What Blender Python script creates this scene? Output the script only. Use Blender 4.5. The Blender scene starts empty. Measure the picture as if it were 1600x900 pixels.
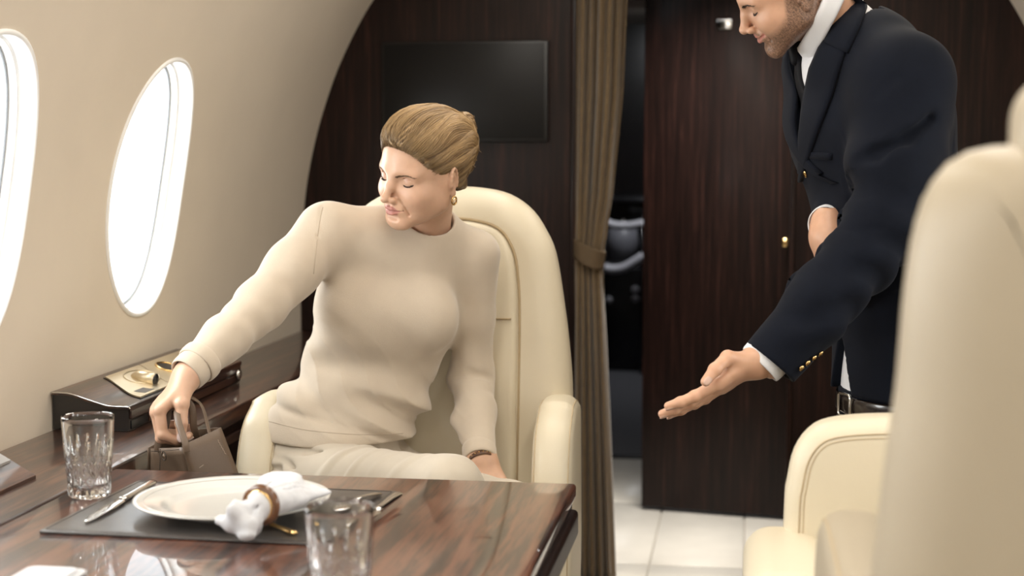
import bpy, bmesh, math, random
import numpy as np
from mathutils import Vector, Matrix, Euler

# ------------------------------------------------------------------ camera, world, light, exposure
scene = bpy.context.scene
F_PX, CX, CY = 2400.0, 800.0, 450.0          # focal length in pixels of a 1600x900 frame
CAM_H = 1.22
PITCH = math.atan(210.0 / F_PX)
YAW = math.atan(365.0 / F_PX * math.cos(PITCH))
cam_data = bpy.data.cameras.new('camera')
cam_data.sensor_width = 36.0
cam_data.lens = 36.0 * F_PX / 1600.0
cam_data.clip_start = 0.05
cam_data.dof.use_dof = True
cam_data.dof.focus_distance = 2.72
cam_data.dof.aperture_fstop = 3.4
camera = bpy.data.objects.new('camera', cam_data)
camera.location = (0, 0, CAM_H)
camera.rotation_euler = (math.pi / 2 - PITCH, 0, YAW)
scene.collection.objects.link(camera)
scene.camera = camera

vs = scene.view_settings
vs.view_transform = 'Standard'; vs.look = 'None'; vs.gamma = 1.0; vs.use_curve_mapping = False
vs.exposure = -0.07

world = bpy.data.worlds.new('sky'); scene.world = world
world.use_nodes = True
bg = world.node_tree.nodes['Background']
bg.inputs['Color'].default_value = (0.93, 0.97, 1.0, 1); bg.inputs['Strength'].default_value = 3.0

CEN = -0.19                                   # x of the cabin's centre line
WIN_Y = [3.140 - 0.76 * i for i in range(8)]   # window centres along the cabin
WIN_Z = 1.146
def area_light(name, loc, direction, sx, sy, power, color, spread=math.pi):
    d = bpy.data.lights.new(name, 'AREA'); d.shape = 'RECTANGLE'; d.size = sx; d.size_y = sy
    d.energy = power; d.color = color; d.spread = spread
    o = bpy.data.objects.new(name, d); scene.collection.objects.link(o)
    o.location = loc
    o.rotation_euler = Vector(direction).to_track_quat('-Z', 'Z').to_euler()
    return o
WIN_POWER = 13.0
for i, wy in enumerate(WIN_Y):
    for s in (-1, 1):
        if s == 1 and i == 0: continue
        area_light('window_daylight', (CEN + s * 1.30, wy, WIN_Z + 0.06), (-s, 0, -0.15), 0.62, 0.5, WIN_POWER * (1.0 if s < 0 else 0.5), (1.0, 0.985, 0.955))
CEIL_POWER = 5.0
for yy in (3.3, 1.9, 0.5):                    # unseen ceiling strips added as fill light (diffusers built below)
    for s in (-1, 1):
        area_light('ceiling_fill_light', (CEN + s * 0.34, yy, 1.935), (0, 0, -1), 0.10, 1.1, CEIL_POWER, (1.0, 0.94, 0.85))
area_light('vestibule_lamp_light', (CEN + 0.0, 4.80, 1.95), (0, 0, -1), 0.5, 0.3, 14.0, (1.0, 0.96, 0.9), math.radians(95))
area_light('galley_fill_light', (CEN - 0.25, 8.1, 1.96), (0, 0.15, -1), 0.3, 0.3, 9.0, (0.95, 0.97, 1.0))  # unseen light added to brighten the rails in the door gap

# ------------------------------------------------------------------ pixel helpers (a direction; distance from what is touched)
_cy, _sy, _cp, _sp = math.cos(YAW), math.sin(YAW), math.cos(PITCH), math.sin(PITCH)
_R = np.array([_cy, _sy, 0]); _F = np.array([-_sy * _cp, _cy * _cp, -_sp]); _U = np.cross(_R, _F)
def ray(px, py): return _F + _R * ((px - CX) / F_PX) + _U * ((CY - py) / F_PX)
def at(px, py, Y):
    r = ray(px, py); return np.array([0, 0, CAM_H]) + r * (Y / r[1])
def atz(px, py, z):
    r = ray(px, py); return np.array([0, 0, CAM_H]) + r * ((z - CAM_H) / r[2])
def atx(px, py, x):
    r = ray(px, py); return np.array([0, 0, CAM_H]) + r * (x / r[0])

# ------------------------------------------------------------------ objects
def V(*a): return np.array(a, float)
def nrm(v): v = np.asarray(v, float); return v / (np.linalg.norm(v) + 1e-12)
COL = scene.collection
def empty(name, loc=(0, 0, 0), rz=0.0):
    o = bpy.data.objects.new(name, None); o.empty_display_size = 0.1
    o.location = loc; o.rotation_euler = (0, 0, rz); COL.objects.link(o); return o
def tag(o, label=None, cat=None, group=None, kind=None):
    if label: o['label'] = label
    if cat: o['category'] = cat
    if group: o['group'] = group
    if kind: o['kind'] = kind
    return o
def link(name, me, mat, parent=None, smooth=True):
    o = bpy.data.objects.new(name, me); COL.objects.link(o)
    if mat is not None: me.materials.append(mat)
    if smooth and len(me.polygons): me.polygons.foreach_set('use_smooth', np.ones(len(me.polygons), bool))
    if parent is not None: o.parent = parent
    return o
def mesh_obj(name, verts, faces, mat, parent=None, smooth=True, sharp=None):
    me = bpy.data.meshes.new(name)
    me.from_pydata([tuple(map(float, v)) for v in verts], [], [tuple(int(i) for i in f) for f in faces])
    me.validate(); me.update()
    bm = bmesh.new(); bm.from_mesh(me); bmesh.ops.recalc_face_normals(bm, faces=bm.faces); bm.to_mesh(me); bm.free()
    o = link(name, me, mat, parent, smooth)
    if sharp is not None and smooth: me.set_sharp_from_angle(angle=math.radians(sharp))
    return o
def box(name, lo, hi, mat, parent=None, bevel=0.0, seg=3):
    bm = bmesh.new(); bmesh.ops.create_cube(bm, size=1.0)
    lo = np.array(lo, float); hi = np.array(hi, float)
    for v in bm.verts: v.co = Vector((lo + hi) / 2 + np.array(v.co) * (hi - lo))
    if bevel > 0: bmesh.ops.bevel(bm, geom=list(bm.edges), offset=bevel, segments=seg, profile=0.5, affect='EDGES')
    me = bpy.data.meshes.new(name); bm.to_mesh(me); bm.free()
    o = link(name, me, mat, parent, bevel > 0)
    if bevel > 0: me.set_sharp_from_angle(angle=math.radians(50))
    return o
def lathe_geo(profile, n=48, rfun=None):
    vs_, fs = [], []
    for i, (r, z) in enumerate(profile):
        for k in range(n):
            a = 2 * math.pi * k / n
            rr = r if rfun is None else rfun(i, r, z, a)
            vs_.append((rr * math.cos(a), rr * math.sin(a), z))
    for i in range(len(profile) - 1):
        for k in range(n):
            fs.append((i * n + k, i * n + (k + 1) % n, (i + 1) * n + (k + 1) % n, (i + 1) * n + k))
    return vs_, fs
def lathe(name, profile, mat, parent=None, n=48, rfun=None, M=None, sharp=None, cap=True):
    v, f = lathe_geo(profile, n, rfun)
    L = len(profile)
    if cap:
        f.append(tuple(range(n))[::-1]); f.append(tuple(range((L - 1) * n, L * n)))
    v = np.array(v)
    if M is not None: v = v @ np.array(M)[:3, :3].T + np.array(M)[:3, 3]
    return mesh_obj(name, v, f, mat, parent, True, sharp)
def frames_along(P, up=(0, 0, 1)):
    P = np.asarray(P, float); T = np.gradient(P, axis=0); T /= np.linalg.norm(T, axis=1)[:, None] + 1e-12
    N = []; u = np.array(up, float)
    u = u - T[0] * u.dot(T[0])
    if np.linalg.norm(u) < 1e-4: u = np.array([1.0, 0, 0]) - T[0] * T[0][0]
    u = nrm(u)
    for t in T:
        u = nrm(u - t * u.dot(t)); N.append(u.copy())
    N = np.array(N); B = np.cross(T, N); return T, N, B
def tube_geo(P, r, n=10, up=(0, 0, 1), flat=1.0, closed=False):
    P = np.asarray(P, float); m = len(P); r = np.broadcast_to(np.asarray(r, float), (m,))
    if closed:
        Pe = np.vstack([P[-2:], P, P[:2]]); T, N, B = frames_along(Pe, up); N, B = N[2:-2], B[2:-2]
    else: T, N, B = frames_along(P, up)
    a = np.arange(n) * 2 * math.pi / n
    v = (P[:, None, :] + r[:, None, None] * (np.cos(a)[None, :, None] * N[:, None, :] * flat + np.sin(a)[None, :, None] * B[:, None, :])).reshape(-1, 3)
    f = []
    for i in range(m if closed else m - 1):
        j = (i + 1) % m
        for k in range(n): f.append((i * n + k, i * n + (k + 1) % n, j * n + (k + 1) % n, j * n + k))
    if not closed:
        f.append(tuple(range(n))[::-1]); f.append(tuple(range((m - 1) * n, m * n)))
    return v, f
def tube(name, P, r, mat, parent=None, n=10, up=(0, 0, 1), flat=1.0, closed=False):
    v, f = tube_geo(P, r, n, up, flat, closed); return mesh_obj(name, v, f, mat, parent)
def catmull(P, n=8, closed=False):
    P = np.asarray(P, float); m = len(P); out = []
    segs = m if closed else m - 1
    for i in range(segs):
        if closed: p0, p1, p2, p3 = P[i - 1], P[i], P[(i + 1) % m], P[(i + 2) % m]
        else: p0, p1, p2, p3 = P[max(i - 1, 0)], P[i], P[i + 1], P[min(i + 2, m - 1)]
        for t in np.arange(n) / n:
            out.append(0.5 * (2 * p1 + (p2 - p0) * t + (2 * p0 - 5 * p1 + 4 * p2 - p3) * t * t + (3 * p1 - p0 - 3 * p2 + p3) * t ** 3))
    if not closed: out.append(P[-1])
    return np.array(out)
def merge_geo(parts):
    V_, F_, n = [], [], 0
    for v, f in parts:
        V_.append(np.asarray(v, float)); F_ += [tuple(i + n for i in q) for q in f]; n += len(v)
    return np.vstack(V_), F_
def resample(P, n, closed=True):
    P = np.asarray(P, float); Q = np.vstack([P, P[:1]]) if closed else P
    s = np.concatenate([[0], np.cumsum(np.linalg.norm(np.diff(Q, axis=0), axis=1))])
    t = np.linspace(0, s[-1], n, endpoint=not closed)
    return np.stack([np.interp(t, s, Q[:, k]) for k in range(Q.shape[1])], 1)
def slab_geo(outline, depth, r, steps=5, puff=0.0, rings=6):
    """outline: closed (n,2), counter-clockwise; solid from w=-depth/2 to depth/2 with rounded rims and an optional puffed face"""
    O = np.asarray(outline, float); n = len(O)
    T = np.roll(O, -1, 0) - np.roll(O, 1, 0); T /= np.linalg.norm(T, axis=1)[:, None]
    Nin = np.stack([-T[:, 1], T[:, 0]], 1)
    c = O.mean(0)
    loops = []
    prof = []
    h = depth / 2
    r = min(r, h)
    for i in range(steps + 1):
        a = math.pi / 2 * i / steps
        prof.append((r * (1 - math.cos(a)), h - r + r * math.sin(a)))     # inset, w (front)
    prof = prof[:]
    full = [(i_, -w_) for i_, w_ in reversed(prof)] + prof
    for ins, w in full:
        q = O + Nin * ins
        loops.append(np.hstack([q, np.full((n, 1), w)]))
    front, back = [], []
    for sgn, base, store in ((1, loops[-1], front), (-1, loops[0], back)):
        for k in range(1, rings):
            t = k / rings
            q = base[:, :2] * (1 - t) + c * t
            w = base[:, 2] + sgn * puff * (1 - (1 - t) ** 5)
            store.append(np.hstack([q, w[:, None]]))
    allp = back[::-1] + loops + front
    v = np.vstack(allp); f = []
    for i in range(len(allp) - 1):
        for k in range(n): f.append((i * n + k, i * n + (k + 1) % n, (i + 1) * n + (k + 1) % n, (i + 1) * n + k))
    nb = len(v)
    v = np.vstack([v, [[c[0], c[1], back[-1][0, 2] - puff * 0.02]], [[c[0], c[1], front[-1][0, 2] + puff * 0.02]]])
    for k in range(n):
        f.append((nb, (k + 1) % n, k)); f.append((nb + 1, (len(allp) - 1) * n + k, (len(allp) - 1) * n + (k + 1) % n))
    return v, f
def rrect(w, h, r, n=8, cx=0.0, cy=0.0):
    pts = []
    for (sx, sy, a0) in ((1, 1, 0), (-1, 1, 90), (-1, -1, 180), (1, -1, 270)):
        for i in range(n + 1):
            a = math.radians(a0 + 90 * i / n)
            pts.append((cx + sx * (w / 2 - r) + r * math.cos(a), cy + sy * (h / 2 - r) + r * math.sin(a)))
    return np.array(pts)

# ------------------------------------------------------------------ materials
def new_mat(name):
    m = bpy.data.materials.new(name); m.use_nodes = True
    return m, m.node_tree, m.node_tree.nodes['Principled BSDF']
def setp(b, **k):
    names = dict(base='Base Color', rough='Roughness', metal='Metallic', spec='Specular IOR Level', coat='Coat Weight', coatr='Coat Roughness',
                 sheen='Sheen Weight', sheenr='Sheen Roughness', trans='Transmission Weight', ior='IOR', sss='Subsurface Weight', alpha='Alpha')
    for a, v in k.items():
        b.inputs[names[a]].default_value = (*v, 1) if isinstance(v, tuple) and len(v) == 3 else v
def nodes(nt, kind, **props):
    n = nt.nodes.new(kind)
    for k, v in props.items(): setattr(n, k, v)
    return n
def coords(nt, scale=(1, 1, 1), rot=(0, 0, 0), kind='Object'):
    tc = nodes(nt, 'ShaderNodeTexCoord'); mp = nodes(nt, 'ShaderNodeMapping')
    mp.inputs['Scale'].default_value = scale; mp.inputs['Rotation'].default_value = rot
    nt.links.new(tc.outputs[kind], mp.inputs['Vector']); return mp.outputs['Vector']
def noise(nt, vec, scale, detail=4, rough=0.55, dist=0.0):
    n = nodes(nt, 'ShaderNodeTexNoise'); n.inputs['Scale'].default_value = scale; n.inputs['Detail'].default_value = detail
    n.inputs['Roughness'].default_value = rough; n.inputs['Distortion'].default_value = dist
    nt.links.new(vec, n.inputs['Vector']); return n
def ramp(nt, fac, stops):
    r = nodes(nt, 'ShaderNodeValToRGB'); e = r.color_ramp.elements
    while len(e) < len(stops): e.new(0.5)
    for el, (p, c) in zip(e, stops): el.position = p; el.color = (*c, 1)
    nt.links.new(fac, r.inputs['Fac']); return r.outputs['Color']
def bump(nt, b, fac, strength, dist=0.002):
    n = nodes(nt, 'ShaderNodeBump'); n.inputs['Strength'].default_value = strength; n.inputs['Distance'].default_value = dist
    nt.links.new(fac, n.inputs['Height']); nt.links.new(n.outputs['Normal'], b.inputs['Normal'])
def mat_plain(name, base, rough=0.5, var=0.08, nscale=20, bumps=0.0, bscale=200, bdist=0.001, **k):
    m, nt, b = new_mat(name); setp(b, rough=rough, **k)
    v = coords(nt); n = noise(nt, v, nscale)
    lo = tuple(max(0, c * (1 - var)) for c in base); hi = tuple(min(1, c * (1 + var)) for c in base)
    nt.links.new(ramp(nt, n.outputs['Fac'], [(0.3, lo), (0.7, hi)]), b.inputs['Base Color'])
    if bumps > 0:
        n2 = noise(nt, v, bscale, 3); bump(nt, b, n2.outputs['Fac'], bumps, bdist)
    return m
def mat_wood(name, stops, scale, rough=0.35, coat=1.0, coatr=0.04, rot=(0, 0, 0), dist=0.4, base_scale=6.0):
    m, nt, b = new_mat(name); setp(b, rough=rough, coat=coat, coatr=coatr)
    v = coords(nt, scale, rot)
    n1 = noise(nt, v, base_scale, 5, 0.6, dist); n2 = noise(nt, v, base_scale * 5, 3, 0.6, 0.2)
    mx = nodes(nt, 'ShaderNodeMath', operation='MULTIPLY_ADD'); mx.inputs[1].default_value = 0.35
    nt.links.new(n2.outputs['Fac'], mx.inputs[0]); 
    sb = nodes(nt, 'ShaderNodeMath', operation='SUBTRACT'); sb.inputs[1].default_value = 0.175
    nt.links.new(n1.outputs['Fac'], sb.inputs[0]); nt.links.new(sb.outputs[0], mx.inputs[2])
    nt.links.new(ramp(nt, mx.outputs[0], stops), b.inputs['Base Color'])
    return m
M = {}
M['wall'] = mat_plain('cabin_wall_fabric', (0.63, 0.55, 0.445), 0.85, 0.04, 3, 0.15, 500, 0.0006, sheen=0.2)
M['ceiling'] = mat_plain('ceiling_panel', (0.72, 0.66, 0.57), 0.8, 0.03, 3)
M['bulkhead'] = mat_wood('dark_ebony_veneer', [(0.30, (0.0052, 0.0024, 0.0019)), (0.55, (0.0150, 0.0062, 0.0046)), (0.72, (0.036, 0.0145, 0.0105))], (14, 14, 0.5), 0.45, 0.14, 0.2)
M['bulkhead'].node_tree.nodes['Principled BSDF'].inputs['Specular IOR Level'].default_value = 0.16
M['table'] = mat_wood('glossy_macassar_veneer', [(0.34, (0.014, 0.007, 0.006)), (0.45, (0.045, 0.018, 0.012)), (0.54, (0.120, 0.044, 0.024)), (0.68, (0.165, 0.066, 0.038))], (8.0, 0.5, 8.0), 0.35, 0.8, 0.02)
M['ledge'] = mat_wood('ledge_veneer', [(0.34, (0.013, 0.006, 0.005)), (0.5, (0.042, 0.017, 0.011)), (0.70, (0.12, 0.050, 0.026))], (8.0, 0.5, 8.0), 0.38, 0.55, 0.04)
M['black_lacquer'] = mat_plain('black_lacquer', (0.008, 0.007, 0.008), 0.25, 0.1, 5, coat=0.6, coatr=0.05)
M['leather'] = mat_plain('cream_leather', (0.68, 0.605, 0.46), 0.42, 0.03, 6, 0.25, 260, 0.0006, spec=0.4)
M['leather_shaded'] = mat_plain('shaded_cream_leather', (0.40, 0.34, 0.25), 0.45, 0.03, 6, 0.25, 260, 0.0006, spec=0.4)  # the cream leather darkened: shade of the foreground chair put into its colour
M['stitch'] = mat_plain('stitch_thread', (0.50, 0.40, 0.26), 0.7, 0.05, 60)
M['seam'] = mat_plain('leather_seam', (0.42, 0.32, 0.19), 0.7, 0.05, 60)
M['white_plastic'] = mat_plain('window_surround_plastic', (0.86, 0.86, 0.85), 0.4, 0.02, 4)
M['gasket'] = mat_plain('window_gasket', (0.30, 0.32, 0.34), 0.6, 0.05, 20)
M['metal_dark'] = mat_plain('dark_metal', (0.05, 0.05, 0.055), 0.35, 0.1, 20, metal=0.8)
M['chrome'] = mat_plain('polished_steel', (0.72, 0.71, 0.70), 0.12, 0.04, 20, metal=1.0)
M['gold'] = mat_plain('polished_gold', (0.80, 0.55, 0.24), 0.2, 0.05, 30, metal=1.0)
M['champagne'] = mat_plain('champagne_metal', (0.78, 0.68, 0.50), 0.32, 0.03, 12, metal=0.85)
M['porcelain'] = mat_plain('white_porcelain', (0.64, 0.63, 0.60), 0.15, 0.01, 5, coat=0.5)
M['linen'] = mat_plain('white_linen', (0.60, 0.61, 0.645), 0.9, 0.03, 40, 0.3, 700, 0.0006, sheen=0.3)
M['mat'] = mat_plain('dark_placemat_leather', (0.055, 0.048, 0.045), 0.34, 0.15, 30, 0.35, 350, 0.0006, coat=0.5, coatr=0.25)
M['curtain'] = mat_plain('olive_curtain_cloth', (0.135, 0.088, 0.040), 0.8, 0.12, 40, 0.25, 600, 0.0006, sheen=0.3)
M['curtain_band'] = mat_plain('curtain_band_cloth', (0.100, 0.066, 0.034), 0.8, 0.1, 60, 0.25, 600, 0.0006)
M['screen'] = mat_plain('black_screen_glass', (0.006, 0.006, 0.0065), 0.35, 0.05, 3, spec=0.25)
M['screen_frame'] = mat_plain('black_screen_frame', (0.006, 0.006, 0.007), 0.35, 0.05, 9)
M['tile'] = mat_plain('cream_floor_tile', (0.68, 0.64, 0.57), 0.35, 0.05, 7)
M['grout'] = mat_plain('tile_grout', (0.36, 0.33, 0.29), 0.9, 0.05, 40)
M['carpet'] = mat_plain('grey_carpet', (0.10, 0.10, 0.11), 0.95, 0.2, 120, 0.5, 500, 0.002)
M['carpet_beige'] = mat_plain('beige_carpet', (0.33, 0.27, 0.20), 0.95, 0.15, 120, 0.5, 500, 0.002)
M['taupe_leather'] = mat_plain('taupe_leather', (0.135, 0.092, 0.062), 0.45, 0.08, 14, 0.3, 300, 0.0006, spec=0.45)
M['taupe_edge'] = mat_plain('dark_taupe_edge', (0.040, 0.028, 0.020), 0.6, 0.1, 40)
M['horn'] = mat_plain('brown_horn', (0.13, 0.055, 0.022), 0.25, 0.3, 60, coat=0.6)
m, nt, b = new_mat('clear_crystal'); setp(b, base=(0.98, 0.99, 1.0), rough=0.0, trans=1.0, ior=1.5)
n_ = noise(nt, coords(nt), 30); nt.links.new(ramp(nt, n_.outputs['Fac'], [(0, (0.97, 0.985, 0.99)), (1, (0.99, 0.995, 1.0))]), b.inputs['Base Color'])
M['crystal'] = m
m, nt, b = new_mat('window_glass')
nt.nodes.remove(b)
tr = nodes(nt, 'ShaderNodeBsdfTransparent'); gl = nodes(nt, 'ShaderNodeBsdfGlossy'); mx_ = nodes(nt, 'ShaderNodeMixShader')
gl.inputs['Roughness'].default_value = 0.02; mx_.inputs['Fac'].default_value = 0.05
n_ = noise(nt, coords(nt), 3); nt.links.new(ramp(nt, n_.outputs['Fac'], [(0, (0.95, 0.975, 0.98)), (1, (0.97, 0.985, 0.99))]), tr.inputs['Color'])
nt.links.new(tr.outputs[0], mx_.inputs[1]); nt.links.new(gl.outputs[0], mx_.inputs[2])
nt.links.new(mx_.outputs[0], nt.nodes['Material Output'].inputs['Surface'])
M['pane'] = m
m, nt, b = new_mat('fill_strip_diffuser'); setp(b, base=(0.9, 0.85, 0.75), rough=0.5)
b.inputs['Emission Color'].default_value = (1.0, 0.90, 0.76, 1); b.inputs['Emission Strength'].default_value = 3.0
M['diffuser'] = m
# ------------------------------------------------------------------ the cabin
PROF = np.array([(0.0, 1.06), (0.35, 1.095), (0.70, 1.10), (0.893, 1.098), (1.056, 1.087), (1.20, 1.064), (1.347, 1.024), (1.50, 0.964),
                 (1.66, 0.873), (1.80, 0.75), (1.90, 0.60), (1.97, 0.40), (2.0, 0.20), (2.005, 0.0)])
_pc = catmull(PROF, 10)
def half_w(h): return float(np.interp(h, _pc[:, 0], _pc[:, 1]))
def slope_w(h): return (half_w(h + 0.01) - half_w(h - 0.01)) / 0.02
BAY_LO, BAY_HI = 0.72, 1.62
def wall_pt(side, y, h, off=0.0):
    """off > 0 moves outward along the wall's normal"""
    n = nrm((1.0, -slope_w(h)))
    return (CEN + side * (half_w(h) + off * n[0]), y, h + off * n[1])
W_A, W_B = 0.198, 0.268
def oval(th, k=1.0, da=0.0):
    e = 2 / 2.12
    c, s = math.cos(th), math.sin(th)
    return ((W_A * k + da) * math.copysign(abs(c) ** e, c), (W_B * k + da) * math.copysign(abs(s) ** e, s))
NT = 96
def bay(side, wy, holed=True):
    vs_, fs = [], []
    ylo, yhi = -0.385, 0.385; zlo, zhi = BAY_LO - WIN_Z, BAY_HI - WIN_Z
    K = 7
    ths = [2 * math.pi * k / NT for k in range(NT)]
    for j in range(K + 1):
        t = (j / K)
        for th in ths:
            a, b_ = oval(th)
            d = np.array([a, b_]); sc = min((yhi if d[0] > 0 else ylo) / d[0] if abs(d[0]) > 1e-9 else 1e9, (zhi if d[1] > 0 else zlo) / d[1] if abs(d[1]) > 1e-9 else 1e9)
            q = d * (1 + (sc - 1) * t)
            vs_.append(wall_pt(side, wy + q[0], WIN_Z + q[1]))
    for j in range(K):
        for k in range(NT): fs.append((j * NT + k, j * NT + (k + 1) % NT, (j + 1) * NT + (k + 1) % NT, (j + 1) * NT + k))
    # corners of the rectangle
    for (yy, zz, q) in ((yhi, zhi, 0), (ylo, zhi, 1), (ylo, zlo, 2), (yhi, zlo, 3)):
        i = len(vs_); vs_.append(wall_pt(side, wy + yy, WIN_Z + zz))
        best = [k for k in range(NT)]
        row = K * NT
        for k in best:
            p, p2 = np.array(vs_[row + k]), np.array(vs_[row + (k + 1) % NT])
            yk, zk = p[1] - wy, p[2] - WIN_Z; y2, z2 = p2[1] - wy, p2[2] - WIN_Z
            on_v = abs(yk - yy) < 1e-4; on_h2 = abs(z2 - zz) < 1e-4; on_h = abs(zk - zz) < 1e-4; on_v2 = abs(y2 - yy) < 1e-4
            if (on_v and on_h2 and not on_v2) or (on_h and on_v2 and not on_h2): fs.append((row + k, row + (k + 1) % NT, i))
    return np.array(vs_), fs
def strip(side, y0, y1, h0, h1, n=16):
    vs_, fs = [], []
    for k in range(n + 1):
        h = h0 + (h1 - h0) * k / n
        vs_ += [wall_pt(side, y0, h), wall_pt(side, y1, h)]
    for k in range(n): fs.append((2 * k, 2 * k + 1, 2 * k + 3, 2 * k + 2))
    return np.array(vs_), fs
Y_AFT, Y_BULK = WIN_Y[-1] - 0.385, 4.36
for side, nm in ((-1, 'wall_left'), (1, 'wall_right')):
    parts = []
    for wy in WIN_Y:
        if side == 1 and wy == WIN_Y[0]: parts.append(strip(side, wy - 0.385, wy + 0.385, BAY_LO, BAY_HI, 24))
        else: parts.append(bay(side, wy))
    yb = WIN_Y[0] + 0.385
    parts.append(strip(side, yb, Y_BULK + 0.05, BAY_LO, BAY_HI, 48))
    parts.append(strip(side, Y_AFT, Y_BULK + 0.05, 0.0, BAY_LO, 12)); parts.append(strip(side, Y_AFT, Y_BULK + 0.05, BAY_HI, 1.80, 24))
    v, f = merge_geo(parts)
    tag(mesh_obj(nm, v, f, M['wall']), 'curved beige fabric cabin wall ' + ('with oval windows beside the woman' if side < 0 else 'behind the man in the suit'), kind='structure')
# ceiling
vs_, fs = [], []
hs = [(s, h) for s, h in [(-1, h) for h in np.linspace(1.80, 2.0, 14)] + [(1, h) for h in np.linspace(2.0, 1.80, 14)]]
for s, h in hs:
    vs_ += [(CEN + s * half_w(h), Y_AFT, h), (CEN + s * half_w(h), Y_BULK + 0.05, h)]
for k in range(len(hs) - 1): fs.append((2 * k, 2 * k + 1, 2 * k + 3, 2 * k + 2))
tag(mesh_obj('ceiling', vs_, fs, M['ceiling']), 'pale curved cabin ceiling', kind='structure')
# aft wall behind the camera
pts = [(CEN - half_w(h), Y_AFT, h) for h in np.linspace(0, 2.0, 30)] + [(CEN + half_w(h), Y_AFT, h) for h in np.linspace(2.0, 0, 30)]
tag(mesh_obj('wall_back', pts, [tuple(range(len(pts)))], M['wall'], smooth=False), 'beige aft cabin wall behind the camera', kind='structure')

# windows: white moulded surround stepping outward, gasket, pane
wid = 0
for side in (-1, 1):
    for i, wy in enumerate(WIN_Y):
        if side == 1 and i == 0: continue
        wid += 1
        w = empty('window_%d' % wid, (0, 0, 0)); lab = {(-1, 0): 'oval cabin window nearest the dark bulkhead', (-1, 1): 'oval cabin window cut by the left picture edge'}.get((side, i), 'oval cabin window in the ' + ('left' if side < 0 else 'right') + ' wall')
        tag(w, lab, kind='structure')
        def ringset(rs, close=False):
            vv, ff = [], []
            for (da, off) in rs:
                for k in range(NT):
                    a, b_ = oval(2 * math.pi * k / NT, 1.0, da); vv.append(wall_pt(side, wy + a, WIN_Z + b_, off))
            for j in range(len(rs) - 1):
                for k in range(NT): ff.append((j * NT + k, j * NT + (k + 1) % NT, (j + 1) * NT + (k + 1) % NT, (j + 1) * NT + k))
            if close: ff.append(tuple(range((len(rs) - 1) * NT, len(rs) * NT)))
            return vv, ff
        surround = [(0.009, 0.002), (0.008, -0.003), (0.004, -0.005), (0.000, -0.004), (-0.002, 0.0), (-0.003, 0.010), (-0.005, 0.026), (-0.009, 0.0285), (-0.010, 0.0275), (-0.011, 0.030), (-0.013, 0.044)]
        mesh_obj('surround', *ringset(surround), M['white_plastic'], w)
        mesh_obj('gasket', *ringset([(-0.013, 0.044), (-0.015, 0.0425), (-0.017, 0.0425), (-0.018, 0.046)]), M['gasket'], w)
        rings = [(-0.016, 0.046)] + [(-0.016 - t * 0.17, 0.046) for t in (0.3, 0.6, 0.9)]
        mesh_obj('pane', *ringset(rings, True), M['pane'], w)

# floors
tag(box('floor', (CEN - 1.08, Y_AFT, -0.06), (CEN + 1.08, 4.30, 0.0), M['carpet_beige']), 'beige carpet of the cabin floor', kind='structure')
vest = tag(box('floor', (CEN - 1.08, 4.30, -0.06), (CEN + 1.08, 6.10, -0.008), M['grout']), 'cream stone tile floor beyond the curtain', kind='structure')
tw, tl = 0.28, 0.80
tile_me = None
for r_ in range(3):
    for c_ in range(-4, 4):
        x0 = 0.012 + c_ * tw; y0 = 4.50 + (r_ - 1) * tl + 0.0
        lo = (max(x0 + 0.003, CEN - 1.07), max(y0 + 0.003, 4.302), -0.03); hi = (min(x0 + tw - 0.003, CEN + 1.07), min(y0 + tl - 0.003, 6.098), 0.0)
        if hi[0] - lo[0] < 0.02: continue
        box('tile', lo, hi, M['tile'], vest, 0.0015, 1)
tag(box('floor', (CEN - 1.08, 6.10, -0.06), (CEN + 1.08, 9.4, -0.002), M['carpet']), 'dark grey carpet beyond the tiled vestibule', kind='structure')
tag(box('trim_1', (CEN - 1.08, 6.08, -0.02), (CEN + 1.08, 6.13, 0.008), M['black_lacquer'], None, 0.003), 'black threshold strip behind the tiles', kind='structure')

# forward bulkhead panels (dark veneer), trims, door
def bulk_panel(name, x_in, side, label):
    hh = np.linspace(0, 1.99, 60)
    prof = [(CEN + side * (half_w(h) + 0.02), h) for h in hh if (CEN + side * (half_w(h) + 0.02) - x_in) * side > 0.002]
    poly = [(x_in, 0.0)] + prof + [(x_in, prof[-1][1])]
    n = len(poly)
    vv = [(x, Y_BULK, h) for x, h in poly] + [(x, Y_BULK + 0.05, h) for x, h in poly]
    ff = [tuple(range(n)), tuple(range(n, 2 * n))[::-1]] + [(k, (k + 1) % n, n + (k + 1) % n, n + k) for k in range(n)]
    return tag(mesh_obj(name, vv, ff, M['bulkhead'], smooth=False), label, kind='structure')
X_OL = at(893, 400, Y_BULK)[0]; X_OR = at(1240, 400, Y_BULK)[0]
bulk_panel('wall_front_left', X_OL, -1, 'dark glossy wood bulkhead behind the seated woman')
bulk_panel('wall_front_right', X_OR, 1, 'dark glossy wood bulkhead behind the man')
tag(box('trim_2', (X_OL - 0.004, Y_BULK - 0.012, 0.0), (X_OL + 0.016, Y_BULK + 0.055, 1.94), M['bulkhead'], None, 0.005), 'dark wood door post beside the curtain', kind='structure')
tag(box('trim_3', (X_OR - 0.012, Y_BULK - 0.006, 0.0), (X_OR + 0.004, Y_BULK + 0.055, 1.94), M['bulkhead'], None, 0.004), 'dark wood door post beside the man', kind='structure')
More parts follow.
